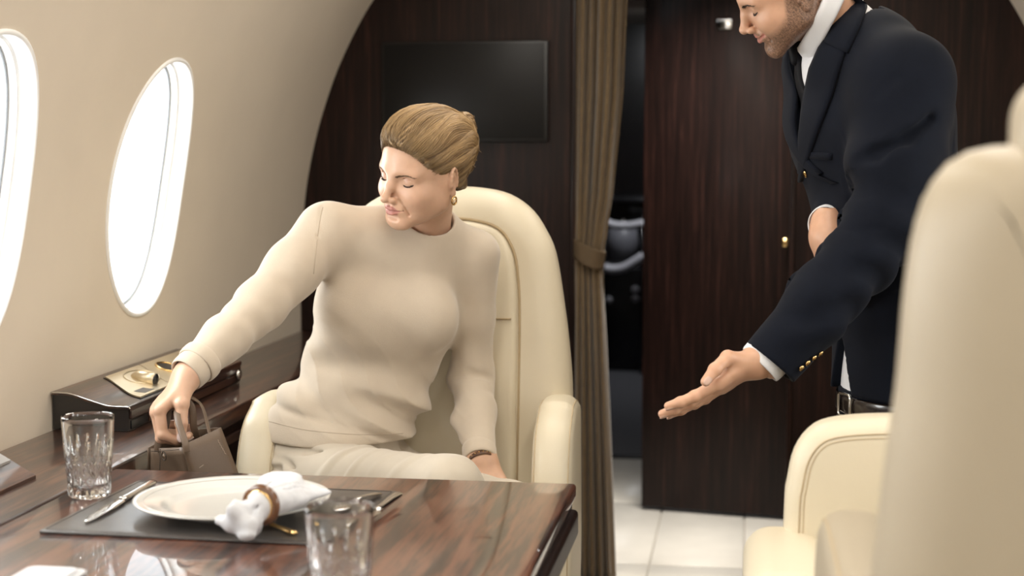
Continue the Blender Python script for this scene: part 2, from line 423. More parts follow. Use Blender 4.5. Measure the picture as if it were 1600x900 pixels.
# vestibule and the dark space beyond
tag(box('wall_vestibule_left', (X_OL - 0.40, 4.41, 0.0), (X_OL - 0.36, 9.4, 2.0), M['bulkhead']), 'dark wood side wall beyond the curtain', kind='structure')
tag(box('wall_vestibule_right', (X_OR + 0.10, 4.41, 0.0), (X_OR + 0.14, 9.4, 2.0), M['bulkhead']), 'dark wood side wall beyond the door', kind='structure')
tag(box('wall_vestibule_end', (CEN - 1.1, 9.4, 0.0), (CEN + 1.1, 9.45, 2.0), M['black_lacquer']), 'black end wall far beyond the open door', kind='structure')
tag(box('ceiling_vestibule', (CEN - 1.1, 4.41, 2.0), (CEN + 1.1, 9.45, 2.03), M['ceiling']), 'vestibule ceiling', kind='structure')
tag(box('wall_vestibule_front', (at(1220, 500, 5.42)[0], 5.42, 0.0), (X_OR + 0.10, 5.46, 2.0), M['bulkhead']), 'dark wood partition beside the door', kind='structure')
# door ajar: left bottom (1005,790), right bottom (1228,806)
dl = atz(1004, 789, 0.012); dr = atz(1232, 806, 0.012)
door = empty('door_1', (float(dr[0]), float(dr[1]), 0.0), math.atan2(dl[1] - dr[1], dl[0] - dr[0]))
tag(door, 'dark striped wood door standing behind the outstretched hand', kind='structure')
Wd = float(np.hypot(dl[0] - dr[0], dl[1] - dr[1]))
door_leaf = box('door_leaf', (0.0, -0.02, 0.012), (Wd, 0.02, 1.95), M['bulkhead'], door, 0.003)
def door_local(p):
    q = np.array(p) - np.array(door.location); a = -door.rotation_euler[2]
    return np.array([q[0] * math.cos(a) - q[1] * math.sin(a), q[0] * math.sin(a) + q[1] * math.cos(a), q[2]])
kp = door_local(at(1227, 378, float(dr[1])))
kM = Matrix.Translation((0.018, 0.02, float(kp[2]))) @ Matrix.Rotation(-math.pi / 2, 4, 'X')
lathe('door_knob', [(0.010, 0.0), (0.010, 0.004), (0.006, 0.006), (0.006, 0.012), (0.0135, 0.018), (0.0155, 0.024), (0.0125, 0.030), (0.004, 0.032)], M['gold'], door_leaf, 24, None, kM)
pp = door_local(at(1134, 39, float((dl[1] + dr[1]) / 2)))
box('latch_plate', (pp[0] - 0.026, 0.019, pp[2] - 0.016), (pp[0] + 0.026, 0.026, pp[2] + 0.016), M['chrome'], door, 0.003)

# galley things beyond the door
cab = empty('galley_cabinet', (0, 0, 0)); tag(cab, 'dark galley cabinet seen through the door gap', 'cabinet')
gx0, gx1 = at(935, 500, 8.6)[0], at(1015, 500, 8.6)[0]
box('body', (gx0, 8.6, 0.0), (gx1, 9.2, 0.62), M['black_lacquer'], cab, 0.01)
shf = tag(box('galley_shelf', (gx0, 9.02, 0.94), (gx1, 9.39, 0.96), M['metal_dark'], None, 0.004), 'dark metal shelf on the end wall beyond the door gap', 'shelf')
box('door', (gx0 + 0.02, 8.585, 0.05), (gx1 - 0.02, 8.6, 0.58), M['metal_dark'], cab, 0.004)
M['grey_gear'] = mat_plain('grey_equipment', (0.25, 0.25, 0.28), 0.4, 0.1, 8)
M['pale_gear'] = mat_plain('pale_equipment', (0.75, 0.74, 0.80), 0.4, 0.05, 8)
def arc_band(name, pxs, Y, r, mat, label, cat):
    P = catmull([at(x, y, Y) for x, y in pxs], 8)
    return tag(tube(name, P, r, mat, None, 10), label, cat)
rack = empty('galley_rack', (float(at(972, 500, 8.48)[0]), 8.48, 0.0)); tag(rack, 'dark rack with two pale curved rails seen through the door gap', 'rack')
ro = np.array(rack.location)
for pts_, r_ in (([(944, 346), (960, 352), (982, 353), (1006, 349)], 0.022), ([(944, 418), (955, 421), (976, 418), (1006, 400)], 0.026)):
    tube('curved_rail', catmull([at(x, y, 8.48) for x, y in pts_], 8) - ro, r_, M['pale_gear'], rack, 10)
for px_, py_ in ((944, 344), (1006, 346)):
    p_ = at(px_, py_, 8.48) - ro; tube('post', [(p_[0], 0, 0.0), (p_[0], 0, p_[2] + 0.03)], 0.014, M['black_lacquer'], rack, 10)
kb = at(965, 470, 8.4); 
urn = empty('coffee_urn', (float(kb[0]), 8.75, 0.62)); tag(urn, 'grey metal urn on the dark galley cabinet', 'urn')
lathe('urn_body', [(0.06, 0.0), (0.085, 0.01), (0.09, 0.10), (0.08, 0.17), (0.03, 0.19)], M['grey_gear'], urn, 28)
lathe('urn_lid', [(0.035, 0.185), (0.03, 0.20), (0.012, 0.205), (0.014, 0.22), (0.004, 0.228)], M['chrome'], urn, 24)
for k_, (px_, py_) in enumerate(((993, 452), (993, 466), (952, 468))):
    p_ = at(px_, py_, 8.60)
    tag(lathe('round_dial', [(0.016, 0.0), (0.020, 0.006), (0.016, 0.014), (0.004, 0.016)], M['pale_gear'], None, 20, None, Matrix.Translation((float(p_[0]), 8.585, float(p_[2]))) @ Matrix.Rotation(math.pi / 2, 4, 'X')),
        'small round pale dial in the dark galley, ' + ['upper of the right pair', 'lower of the right pair', 'alone on the left'][k_], 'dial')

# ceiling strips, added out of view as fill light
for k_, yy in enumerate((3.3, 1.9, 0.5)):
    for s in (-1, 1):
        L = empty('ceiling_fill_strip', (CEN + s * 0.34, yy, 1.94)); tag(L, 'slim ceiling strip added for fill light, out of view', 'lamp', 'added ceiling fill strips')
        box('housing', (-0.07, -0.6, 0.008), (0.07, 0.6, 0.05), M['white_plastic'], L, 0.005)
        box('diffuser', (-0.055, -0.57, 0.002), (0.055, 0.57, 0.010), M['diffuser'], L, 0.002)
# ------------------------------------------------------------------ side ledge, console, table
TZ = 0.70
XL = -1.03                                     # seam between ledge and table
ledge = empty('side_ledge', (CEN - 1.0, 2.0, 0)); tag(ledge, 'long dark wood side ledge along the window wall', 'ledge')
lx = ledge.location
def loc(o, p): return tuple(np.array(p, float) - np.array(o.location))
box('ledge_top', loc(ledge, (CEN - 1.098, 0.2, TZ - 0.035)), loc(ledge, (XL - 0.002, 4.358, TZ)), M['ledge'], ledge, 0.004)
box('ledge_front', loc(ledge, (CEN - 1.04, 0.2, 0.0)), loc(ledge, (XL - 0.02, 4.358, TZ - 0.036)), M['bulkhead'], ledge, 0.003)
box('ledge_molding', loc(ledge, (XL - 0.021, 0.2, TZ - 0.075)), loc(ledge, (XL - 0.006, 4.357, TZ - 0.055)), M['ledge'], ledge, 0.004)

# console on the ledge
con = empty('side_console', (-1.19, 3.0, TZ)); tag(con, 'dark wood console with champagne metal panel on the side ledge', 'console')
oc = np.array(con.location)
CP = catmull([(-1.286, 0.7735), (-1.256, 0.7730), (-1.235, 0.7685), (-1.21, 0.7605), (-1.174, 0.7510), (-1.136, 0.7495), (-1.131, 0.746)], 6)   # top profile (x, z)
CY0, CY1 = 2.703, 3.345
def ctop(x): return float(np.interp(x, CP[:, 0], CP[:, 1]))
def on_con(px, py, lift=0.0):
    """point of the console's top under a pixel"""
    z = 0.765
    for _ in range(12): p = atz(px, py, z); z = 0.5 * z + 0.5 * ctop(np.clip(p[0], -1.285, -1.132))
    return np.array([p[0], p[1], ctop(np.clip(p[0], -1.285, -1.132)) + lift])
def profile_solid(name, prof_top, prof_bot, y0, y1, mat, parent):
    """solid swept along y between an upper and a lower profile (same x values)"""
    n = len(prof_top); vv, ff = [], []
    for y in (y0, y1):
        yf = y if callable(y) else (lambda x, y=y: y)
        for (x, z) in prof_top: vv.append((x - oc[0], yf(x) - oc[1], z - oc[2]))
        for (x, z) in prof_bot: vv.append((x - oc[0], yf(x) - oc[1], z - oc[2]))
    m = 2 * n
    for i in range(n - 1):
        ff.append((i, i + 1, m + i + 1, m + i)); ff.append((n + i, m + n + i, m + n + i + 1, n + i + 1))
        ff.append((i, n + i, n + i + 1, i + 1)); ff.append((m + i, m + i + 1, m + n + i + 1, m + n + i))
    ff.append((0, m, m + n, n)); ff.append((n - 1, n + n - 1, m + n + n - 1, m + n - 1))
    return mesh_obj(name, vv, ff, mat, parent, True, 35)
top = CP; under = np.stack([CP[:, 0], CP[:, 1] - 0.006], 1)
profile_solid('console_top', top, under, CY0 - 0.002, CY1, M['ledge'], con)
body = np.stack([CP[:, 0], CP[:, 1] - 0.0065], 1); base_ = np.stack([CP[:, 0], np.full(len(CP), TZ + 0.0006)], 1)
body[:, 0] = np.minimum(body[:, 0], -1.136); base_[:, 0] = body[:, 0]
profile_solid('console_body', body, base_, CY0 + 0.003, CY1 - 0.002, M['black_lacquer'], con)
tube('edge_trim', [(x - oc[0], CY0 - 0.003 - oc[1], z - 0.0015 - oc[2]) for x, z in CP], 0.0016, M['chrome'], con, 6)
box('front_band', (-1.1365 - oc[0], CY0 + 0.006 - oc[1], 0.024), (-1.1315 - oc[0], CY1 - 0.004 - oc[1], 0.0425), M['ledge'], con, 0.0015)
box('lower_band', (-1.1365 - oc[0], CY0 + 0.10 - oc[1], 0.004), (-1.1330 - oc[0], CY1 - 0.004 - oc[1], 0.021), M['ledge'], con, 0.001)
box('slot', (-1.138 - oc[0], CY0 + 0.012 - oc[1], 0.004), (-1.1340 - oc[0], CY0 + 0.085 - oc[1], 0.020), M['screen_frame'], con, 0.001)
lathe('latch', [(0.010, 0.0), (0.012, 0.004), (0.009, 0.009), (0.003, 0.010)], M['chrome'], con, 20, None, Matrix.Translation((-1.1325 - oc[0], 3.315 - oc[1], 0.022)) @ Matrix.Rotation(math.pi / 2, 4, 'Y'))
# champagne panel in two plates
PX0, PX1, PY1 = -1.257, -1.146, 3.335
def PY0(x): return 2.879 - 0.092 * (x - PX0) / (PX1 - PX0)
def PYM(x): return PY0(x) + 0.175
xs_ = np.linspace(PX0 - 0.003, PX1 + 0.003, 16)
profile_solid('panel_gap', [(x, ctop(x) + 0.0015) for x in xs_], [(x, ctop(x) - 0.003) for x in xs_], (lambda x: PY0(x) - 0.003), PY1 + 0.003, M['screen_frame'], con)
xs_ = np.linspace(PX0, PX1, 16)
for ya, yb_ in ((PY0, lambda x: PYM(x) - 0.0015), (lambda x: PYM(x) + 0.0015, PY1)):
    profile_solid('panel_plate', [(x, ctop(x) + 0.0040) for x in xs_], [(x, ctop(x) - 0.002) for x in xs_], ya, yb_, M['champagne'], con)
def ring(name, c, r, t, mat, parent, n=40):
    P = [(c[0] + r * math.cos(a), c[1] + r * math.sin(a), c[2]) for a in np.arange(n) * 2 * math.pi / n]
    return tube(name, P, t, mat, parent, 8, closed=True)
def con_ring(name, c, rx, ry, t, mat):
    P = [(c[0] + rx * math.cos(a) - oc[0], c[1] + ry * math.sin(a) - oc[1], ctop(c[0] + rx * math.cos(a)) + 0.0045 - oc[2]) for a in np.arange(40) * 2 * math.pi / 40]
    return tube(name, P, t, mat, con, 8, closed=True)
c1 = on_con(222, 592); con_ring('recess_ring', c1, 0.030, 0.060, 0.0015, M['champagne'])
q0 = on_con(206, 590, 0.004); q1 = on_con(243, 603, 0.013)
ax = nrm(q1 - q0)
tube('outlet_tube', [q0 - oc, q0 + (q1 - q0) * 0.12 - oc, q0 + (q1 - q0) * 0.35 - oc, q1 - oc], [0.004, 0.009, 0.0125, 0.0135], M['champagne'], con, 24)
tube('outlet_mouth', [q1 - ax * 0.001 - oc, q1 + ax * 0.0012 - oc], [0.0118, 0.0118], M['screen_frame'], con, 24)
s0 = on_con(222, 616); xs_ = np.linspace(s0[0] - 0.016, s0[0] + 0.008, 5)
profile_solid('pocket', [(x, ctop(x) + 0.0046) for x in xs_], [(x, ctop(x)) for x in xs_], s0[1] - 0.002, s0[1] + 0.045, M['metal_dark'], con)
c2 = on_con(264, 577); con_ring('cup_ring', c2, 0.026, 0.034, 0.0028, M['gold'])
vv_ = [(c2[0] + 0.023 * k_ * math.cos(a) - oc[0], c2[1] + 0.031 * k_ * math.sin(a) - oc[1], ctop(c2[0] + 0.023 * k_ * math.cos(a)) + 0.0046 - oc[2]) for k_ in (1.0, 0.5) for a in np.arange(24) * 2 * math.pi / 24]
mesh_obj('cup_well', vv_, [(k, (k + 1) % 24, 24 + (k + 1) % 24, 24 + k) for k in range(24)] + [tuple(range(24, 48))], M['metal_dark'], con)

# small slanted screen in a wooden stand, left edge
d0 = atz(36, 735, TZ); d1 = atz(56, 748, TZ)
st = empty('slanted_display', (float(d1[0]) - 0.06, float(d1[1]) - 0.12, TZ)); tag(st, 'small slanted grey display in a dark wood stand, on the ledge at the left edge', 'display')
def wedge(name, x0, x1, y0, y1, za, zb, mat, parent, z0=0.0):
    vv = [(x0, y0, z0), (x1, y0, z0), (x1, y1, z0), (x0, y1, z0), (x0, y0, za), (x1, y0, zb), (x1, y1, zb), (x0, y1, za)]
    ff = [(3, 2, 1, 0), (4, 5, 6, 7), (0, 1, 5, 4), (1, 2, 6, 5), (2, 3, 7, 6), (3, 0, 4, 7)]
    return mesh_obj(name, vv, ff, mat, parent, False)
wedge('stand', -0.075, 0.06, -0.13, 0.12, 0.080, 0.006, M['ledge'], st)
vv = [(-0.072, -0.122, 0.0785), (0.022, -0.122, 0.0272), (0.022, 0.112, 0.0272), (-0.072, 0.112, 0.0785)]
vv += [(x, y, z + 0.004) for x, y, z in vv]
mesh_obj('display_face', vv, [(3, 2, 1, 0), (4, 5, 6, 7), (0, 1, 5, 4), (1, 2, 6, 5), (2, 3, 7, 6), (3, 0, 4, 7)], mat_plain('grey_display_face', (0.30, 0.29, 0.28), 0.35, 0.04, 8), st, False)

# table
tb_l = atz(512, 757, TZ); tb_r = atz(894, 768, TZ)
YT = 2.385
XR = float(tb_r[0])
tab = empty('dining_table', ((XL + XR) / 2, 1.75, 0)); tag(tab, 'glossy striped dark wood table laid for one', 'table')
ot = np.array(tab.location)
box('tabletop', (XL - ot[0] + 0.001, 0.95 - ot[1], TZ - 0.024), (XR - ot[0], YT - ot[1], TZ), M['table'], tab, 0.006, 4)
box('table_groove', (XL - ot[0] + 0.002, 0.97 - ot[1], TZ - 0.040), (XR - 0.006 - ot[0], YT - 0.008 - ot[1], TZ - 0.024), M['black_lacquer'], tab)
box('table_skirt', (XL - ot[0] + 0.002, 0.96 - ot[1], TZ - 0.085), (XR + 0.004 - ot[0], YT - 0.002 - ot[1], TZ - 0.040), M['bulkhead'], tab, 0.008, 3)
box('pedestal', (-0.10, -0.35, 0.02), (0.10, 0.25, TZ - 0.085), M['bulkhead'], tab, 0.01)
box('foot', (-0.16, -0.42, 0.0), (0.16, 0.32, 0.02), M['metal_dark'], tab, 0.004)

# tv on the bulkhead
tv = empty('wall_television', (0, 0, 0)); tag(tv, 'black flat television on the dark wood bulkhead above the woman', 'television')
a_ = at(597, 66, Y_BULK - 0.02); b_ = at(856, 221, Y_BULK - 0.02)
tv.location = ((a_[0] + b_[0]) / 2, Y_BULK, b_[2])
w2, h2 = (b_[0] - a_[0]) / 2, a_[2] - b_[2]
box('tv_body', (-w2, -0.024, 0), (w2, -0.0005, h2), M['screen_frame'], tv, 0.003)
box('screen', (-w2 + 0.006, -0.0265, 0.008), (w2 - 0.010, -0.0235, h2 - 0.006), M['screen'], tv, 0.001)

# curtain: pleated cloth gathered by a band
cur = empty('curtain', (float(at(935, 500, 4.33)[0]), 4.33, 0.0)); tag(cur, 'olive brown curtain tied with a band beside the bulkhead', 'curtain')
zs = np.linspace(0.004, 1.955, 90); NU = 140
def cur_edges(z):
    # pixel edges of the cloth as a function of height
    py = [-60, 0, 150, 300, 370, 384, 420, 560, 720, 900, 1000]
    lx_ = [901, 901, 900, 899, 899, 899, 899, 898, 897, 895, 893]
    rx_ = [979, 978, 972, 958, 947, 944, 942, 950, 958, 966, 969]
    y_ = CY - F_PX * ((z - CAM_H) / 4.33) - 210
    return np.interp(y_, py, lx_), np.interp(y_, py, rx_)
vv = []
for z in zs:
    l_, r_ = cur_edges(z); xl, xr = at(l_, 300, 4.33)[0], at(r_, 300, 4.33)[0]
    g = math.exp(-((z - 0.955) / 0.16) ** 2)
    for u in np.linspace(0, 1, NU):
        amp = 0.020 * (1 - 0.55 * g)
        ph = u * 2 * math.pi * 5.5 + 0.35 * math.sin(z * 2.1 + u * 4)
        yy = amp * math.sin(ph) + 0.006 * math.sin(ph * 2.3 + z * 3) - 0.02 * math.sin(math.pi * u)
        vv.append((xl + (xr - xl) * (u + 0.018 * math.sin(2 * ph)) - cur.location[0], yy, z))
ff = [(i * NU + k, i * NU + k + 1, (i + 1) * NU + k + 1, (i + 1) * NU + k) for i in range(len(zs) - 1) for k in range(NU - 1)]
cl = mesh_obj('curtain_cloth', vv, ff, M['curtain'], cur)
md = cl.modifiers.new('thickness', 'SOLIDIFY'); md.thickness = 0.003
# band
vv = []; BW = 40
for j in range(9):
    t = j / 8
    for k in range(BW):
        a = 2 * math.pi * k / BW
        u = math.cos(a)
        l_, r_ = cur_edges(0.955); xl, xr = at(l_ - 2, 300, 4.33)[0] - cur.location[0], at(r_ + 4, 300, 4.33)[0] - cur.location[0]
        x = (xl + xr) / 2 + (xr - xl) / 2 * u
        z = 0.98 - 0.018 * (u + 1) - t * 0.048 - 0.012 * (1 - u * u) * t
        vv.append((x + (-0.006 * t if u > 0.5 else 0), 0.040 * math.sin(a) - 0.012, z))
ff = [(j * BW + k, j * BW + (k + 1) % BW, (j + 1) * BW + (k + 1) % BW, (j + 1) * BW + k) for j in range(8) for k in range(BW)]
bd = mesh_obj('tie_band', vv, ff, M['curtain_band'], cur)
md = bd.modifiers.new('thickness', 'SOLIDIFY'); md.thickness = 0.004
# (fast row norms)
def nr(q): return np.sqrt(np.einsum('ij,ij->i', q, q))
# ------------------------------------------------------------------ smooth solid modelling: signed distances meshed with surface nets
def smin(a, b, k):
    if k <= 0: return np.minimum(a, b)
    h = np.maximum(k - np.abs(a - b), 0) / k
    return np.minimum(a, b) - h * h * k * 0.25
def smax(a, b, k): return -smin(-a, -b, k)
def d_cap(P, a, b, ra, rb):
    a = np.asarray(a, float); ab = np.asarray(b, float) - a
    t = np.clip(((P - a) @ ab) / (ab @ ab + 1e-12), 0, 1)
    return nr(P - a - t[:, None] * ab) - (ra + (rb - ra) * t)
def d_ell(P, c, r, R=None):
    q = P - np.asarray(c, float)
    if R is not None: q = q @ np.asarray(R, float)          # columns of R are the ellipsoid's axes
    r = np.asarray(r, float)
    k0 = nr(q / r); k1 = nr(q / (r * r)) + 1e-9
    return k0 * (k0 - 1) / k1
def d_ecap(P, p0, p1, u0, u1, a0, b0, a1, b1, e=0.6):
    """elliptic capsule: section half-widths a along u, b across; ends rounded with depth e*min(a,b)"""
    p0 = np.asarray(p0, float); ab = np.asarray(p1, float) - p0; L = np.linalg.norm(ab); w = ab / L
    s = (P - p0) @ w; t = np.clip(s / L, 0, 1)
    ts = t * t * (3 - 2 * t)
    u = np.asarray(u0, float)[None] * (1 - ts)[:, None] + np.asarray(u1, float)[None] * ts[:, None]
    u = u - (u @ w)[:, None] * w; u /= nr(u)[:, None]
    v = np.cross(w[None], u)
    q = P - p0 - (t * L)[:, None] * w
    A = a0 + (a1 - a0) * ts; B = b0 + (b1 - b0) * ts; C = e * np.minimum(A, B)
    qu = np.sum(q * u, 1); qv = np.sum(q * v, 1); qw = q @ w
    k0 = np.sqrt((qu / A) ** 2 + (qv / B) ** 2 + (qw / C) ** 2)
    k1 = np.sqrt((qu / A ** 2) ** 2 + (qv / B ** 2) ** 2 + (qw / C ** 2) ** 2) + 1e-9
    return k0 * (k0 - 1) / k1
def d_box(P, c, h, r, R=None):
    q = P - np.asarray(c, float)
    if R is not None: q = q @ np.asarray(R, float)
    q = np.abs(q) - (np.asarray(h, float) - r)
    return nr(np.maximum(q, 0)) + np.minimum(q.max(1), 0) - r
def d_half(P, p, n): return (P - np.asarray(p, float)) @ nrm(n)
class Solid:
    def __init__(s): s.ops = []
    def add(s, fn, k, bound=None): s.ops.append((0, fn, k, bound)); return s
    def sub(s, fn, k, bound=None): s.ops.append((1, fn, k, bound)); return s
    def cut(s, fn, k=0.0): s.ops.append((2, fn, k, None)); return s           # keep only where fn < 0
    def disp(s, fn): s.ops.append((3, fn, 0, None)); return s                # add fn(P) to the distance
    def cap(s, a, b, ra, rb, k=0.02):
        a = np.asarray(a, float); b = np.asarray(b, float)
        return s.add(lambda P: d_cap(P, a, b, ra, rb), k, ((a + b) / 2, np.linalg.norm(a - b) / 2 + max(ra, rb)))
    def chain(s, pts, rs, k=0.02):
        for i in range(len(pts) - 1): s.cap(pts[i], pts[i + 1], rs[i], rs[i + 1], k if i == 0 else min(k, 0.6 * min(rs[i], rs[i + 1])))
        return s
    def groove(s, pts, r, k=0.004):
        pts = [np.asarray(p, float) for p in pts]
        for a, b in zip(pts[:-1], pts[1:]): s.sub(lambda P, a=a, b=b: d_cap(P, a, b, r, r), k, ((a + b) / 2, np.linalg.norm(a - b) / 2 + r))
        return s
    def ell(s, c, r, k=0.02, R=None):
        c = np.asarray(c, float); return s.add(lambda P: d_ell(P, c, r, R), k, (c, max(r)))
    def sell(s, c, r, k=0.01, R=None):
        c = np.asarray(c, float); return s.sub(lambda P: d_ell(P, c, r, R), k, (c, max(r)))
    def scap(s, a, b, ra, rb, k=0.005):
        a = np.asarray(a, float); b = np.asarray(b, float); return s.sub(lambda P: d_cap(P, a, b, ra, rb), k, ((a + b) / 2, np.linalg.norm(a - b) / 2 + max(ra, rb)))
    def ecap(s, p0, p1, u0, u1, a0, b0, a1, b1, k=0.02, e=0.6):
        return s.add(lambda P: d_ecap(P, p0, p1, u0, u1, a0, b0, a1, b1, e), k)
    def __call__(s, P):
        f = np.full(len(P), 1.0)
        for mode, fn, k, bd in s.ops:
            if bd is not None:
                rad_ = nr(P - bd[0]); m = rad_ < bd[1] + k + 0.03
                if not m.any():
                    if mode == 0: f = np.minimum(f, np.maximum(rad_ - bd[1], 0.03))
                    continue
                if mode == 0:
                    far = np.maximum(rad_ - bd[1], 0.0)
                    g = np.minimum(f, far + 1e-3); d = fn(P[m]); g[m] = smin(f[m], d, k); f = g
                else:
                    d = fn(P[m]); f = f.copy(); f[m] = smax(f[m], -d, k)
                continue
            d = fn(P)
            f = smin(f, d, k) if mode == 0 else smax(f, -d, k) if mode == 1 else smax(f, d, k) if mode == 2 else f + d
        return f
CORN = np.array([[i, j, k] for i in (0, 1) for j in (0, 1) for k in (0, 1)])
def surface_net(fn, lo, hi, h, levels=4, slack=2.1):
    lo = np.asarray(lo, float); hi = np.asarray(hi, float)
    S = 2 ** levels
    n = np.ceil((hi - lo) / (h * S)).astype(int)
    cells = np.stack(np.meshgrid(*[np.arange(m) for m in n], indexing='ij'), -1).reshape(-1, 3)
    size = S
    while True:
        c = lo + (cells + 0.5) * (h * size)
        keep = np.abs(fn(c)) < slack * h * size * 0.87 + (0.002 if size > 1 else 0)
        cells = cells[keep]
        if size == 1: break
        cells = (cells[:, None, :] * 2 + CORN[None]).reshape(-1, 3); size //= 2
    dims = n * S + 2
    def key(q): return (q[..., 0].astype(np.int64) * dims[1] + q[..., 1]) * dims[2] + q[..., 2]
    ck = cells[:, None, :] + CORN[None]
    kk = key(ck); uk, inv = np.unique(kk.ravel(), return_inverse=True)
    up = np.stack([uk // (dims[1] * dims[2]), (uk // dims[2]) % dims[1], uk % dims[2]], 1)
    val = fn(lo + up * h); cv = val[inv].reshape(-1, 8)
    act = (cv.min(1) < 0) & (cv.max(1) >= 0)
    cells, cv, kk = cells[act], cv[act], kk[act]
    # vertex = mean of edge crossings
    E = [(a, b) for a in range(8) for b in range(a + 1, 8) if np.abs(CORN[a] - CORN[b]).sum() == 1]
    acc = np.zeros((len(cells), 3)); cnt = np.zeros(len(cells))
    for a, b in E:
        va, vb = cv[:, a], cv[:, b]; m = (va < 0) != (vb < 0)
        t = np.where(m, va / np.where(m, va - vb, 1), 0)
        p = CORN[a] + t[:, None] * (CORN[b] - CORN[a]); acc[m] += p[m]; cnt[m] += 1
    verts = lo + (cells + acc / cnt[:, None]) * h
    cellkey = key(cells); order = np.argsort(cellkey); sk = cellkey[order]
    faces = []
    for ax in range(3):
        o1, o2 = (ax + 1) % 3, (ax + 2) % 3
        ca = 0; cb = [i for i in range(8) if CORN[i][ax] == 1 and CORN[i][o1] == 0 and CORN[i][o2] == 0][0]
        va, vb = cv[:, ca], cv[:, cb]; m = (va < 0) != (vb < 0)
        base = cells[m]; sgn = va[m] < 0
        e1 = np.zeros(3, int); e1[o1] = 1; e2 = np.zeros(3, int); e2[o2] = 1
        quad = []
        ok = np.ones(len(base), bool)
        for off in (0 * e1, -e1, -e1 - e2, -e2):
            q = key(base + off); i = np.searchsorted(sk, q); i = np.clip(i, 0, len(sk) - 1); good = sk[i] == q
            ok &= good & ((base + off) >= 0).all(1); quad.append(order[i])
        quad = np.stack(quad, 1)
        quad[sgn] = quad[sgn][:, ::-1]
        faces.append(quad[ok])
    return verts, np.vstack(faces)[:, ::-1]
def net_obj(name, fn, lo, hi, h, mat, parent=None, levels=4, color=None, project=1):
    v, f = surface_net(fn, lo, hi, h, levels)
    for _ in range(project):
        e = h * 0.5; d = fn(v)
        g = np.stack([fn(v + np.eye(3)[i] * e) - fn(v - np.eye(3)[i] * e) for i in range(3)], 1) / (2 * e)
        g2 = np.maximum((g * g).sum(1), 0.25)
        v = v - g * np.clip(d / g2, -h * 0.5, h * 0.5)[:, None]
    return fast_obj(name, v, f, mat, parent, color)
def fast_obj(name, v, f, mat, parent=None, color=None):
    me = bpy.data.meshes.new(name)
    if isinstance(f, np.ndarray) and f.shape[1] == 4:
        nv, nf = len(v), len(f)
        me.vertices.add(nv); me.vertices.foreach_set('co', np.asarray(v, np.float32).ravel())
        me.loops.add(nf * 4); me.loops.foreach_set('vertex_index', f.astype(np.int32).ravel())
        me.polygons.add(nf); me.polygons.foreach_set('loop_start', np.arange(nf, dtype=np.int32) * 4)
        me.update(calc_edges=True); me.validate()
    else:
        me.from_pydata([tuple(map(float, q)) for q in v], [], [tuple(map(int, q)) for q in f]); me.update()
    if color is not None:
        at_ = me.color_attributes.new('tint', 'FLOAT_COLOR', 'POINT')
        c = np.ones((len(me.vertices), 4), np.float32); c[:, :3] = color; at_.data.foreach_set('color', c.ravel())
    o = link(name, me, mat, parent, True)
    if parent is not None and parent.type == 'EMPTY': o.matrix_parent_inverse = Matrix.Translation(-Vector(parent.location))
    return o
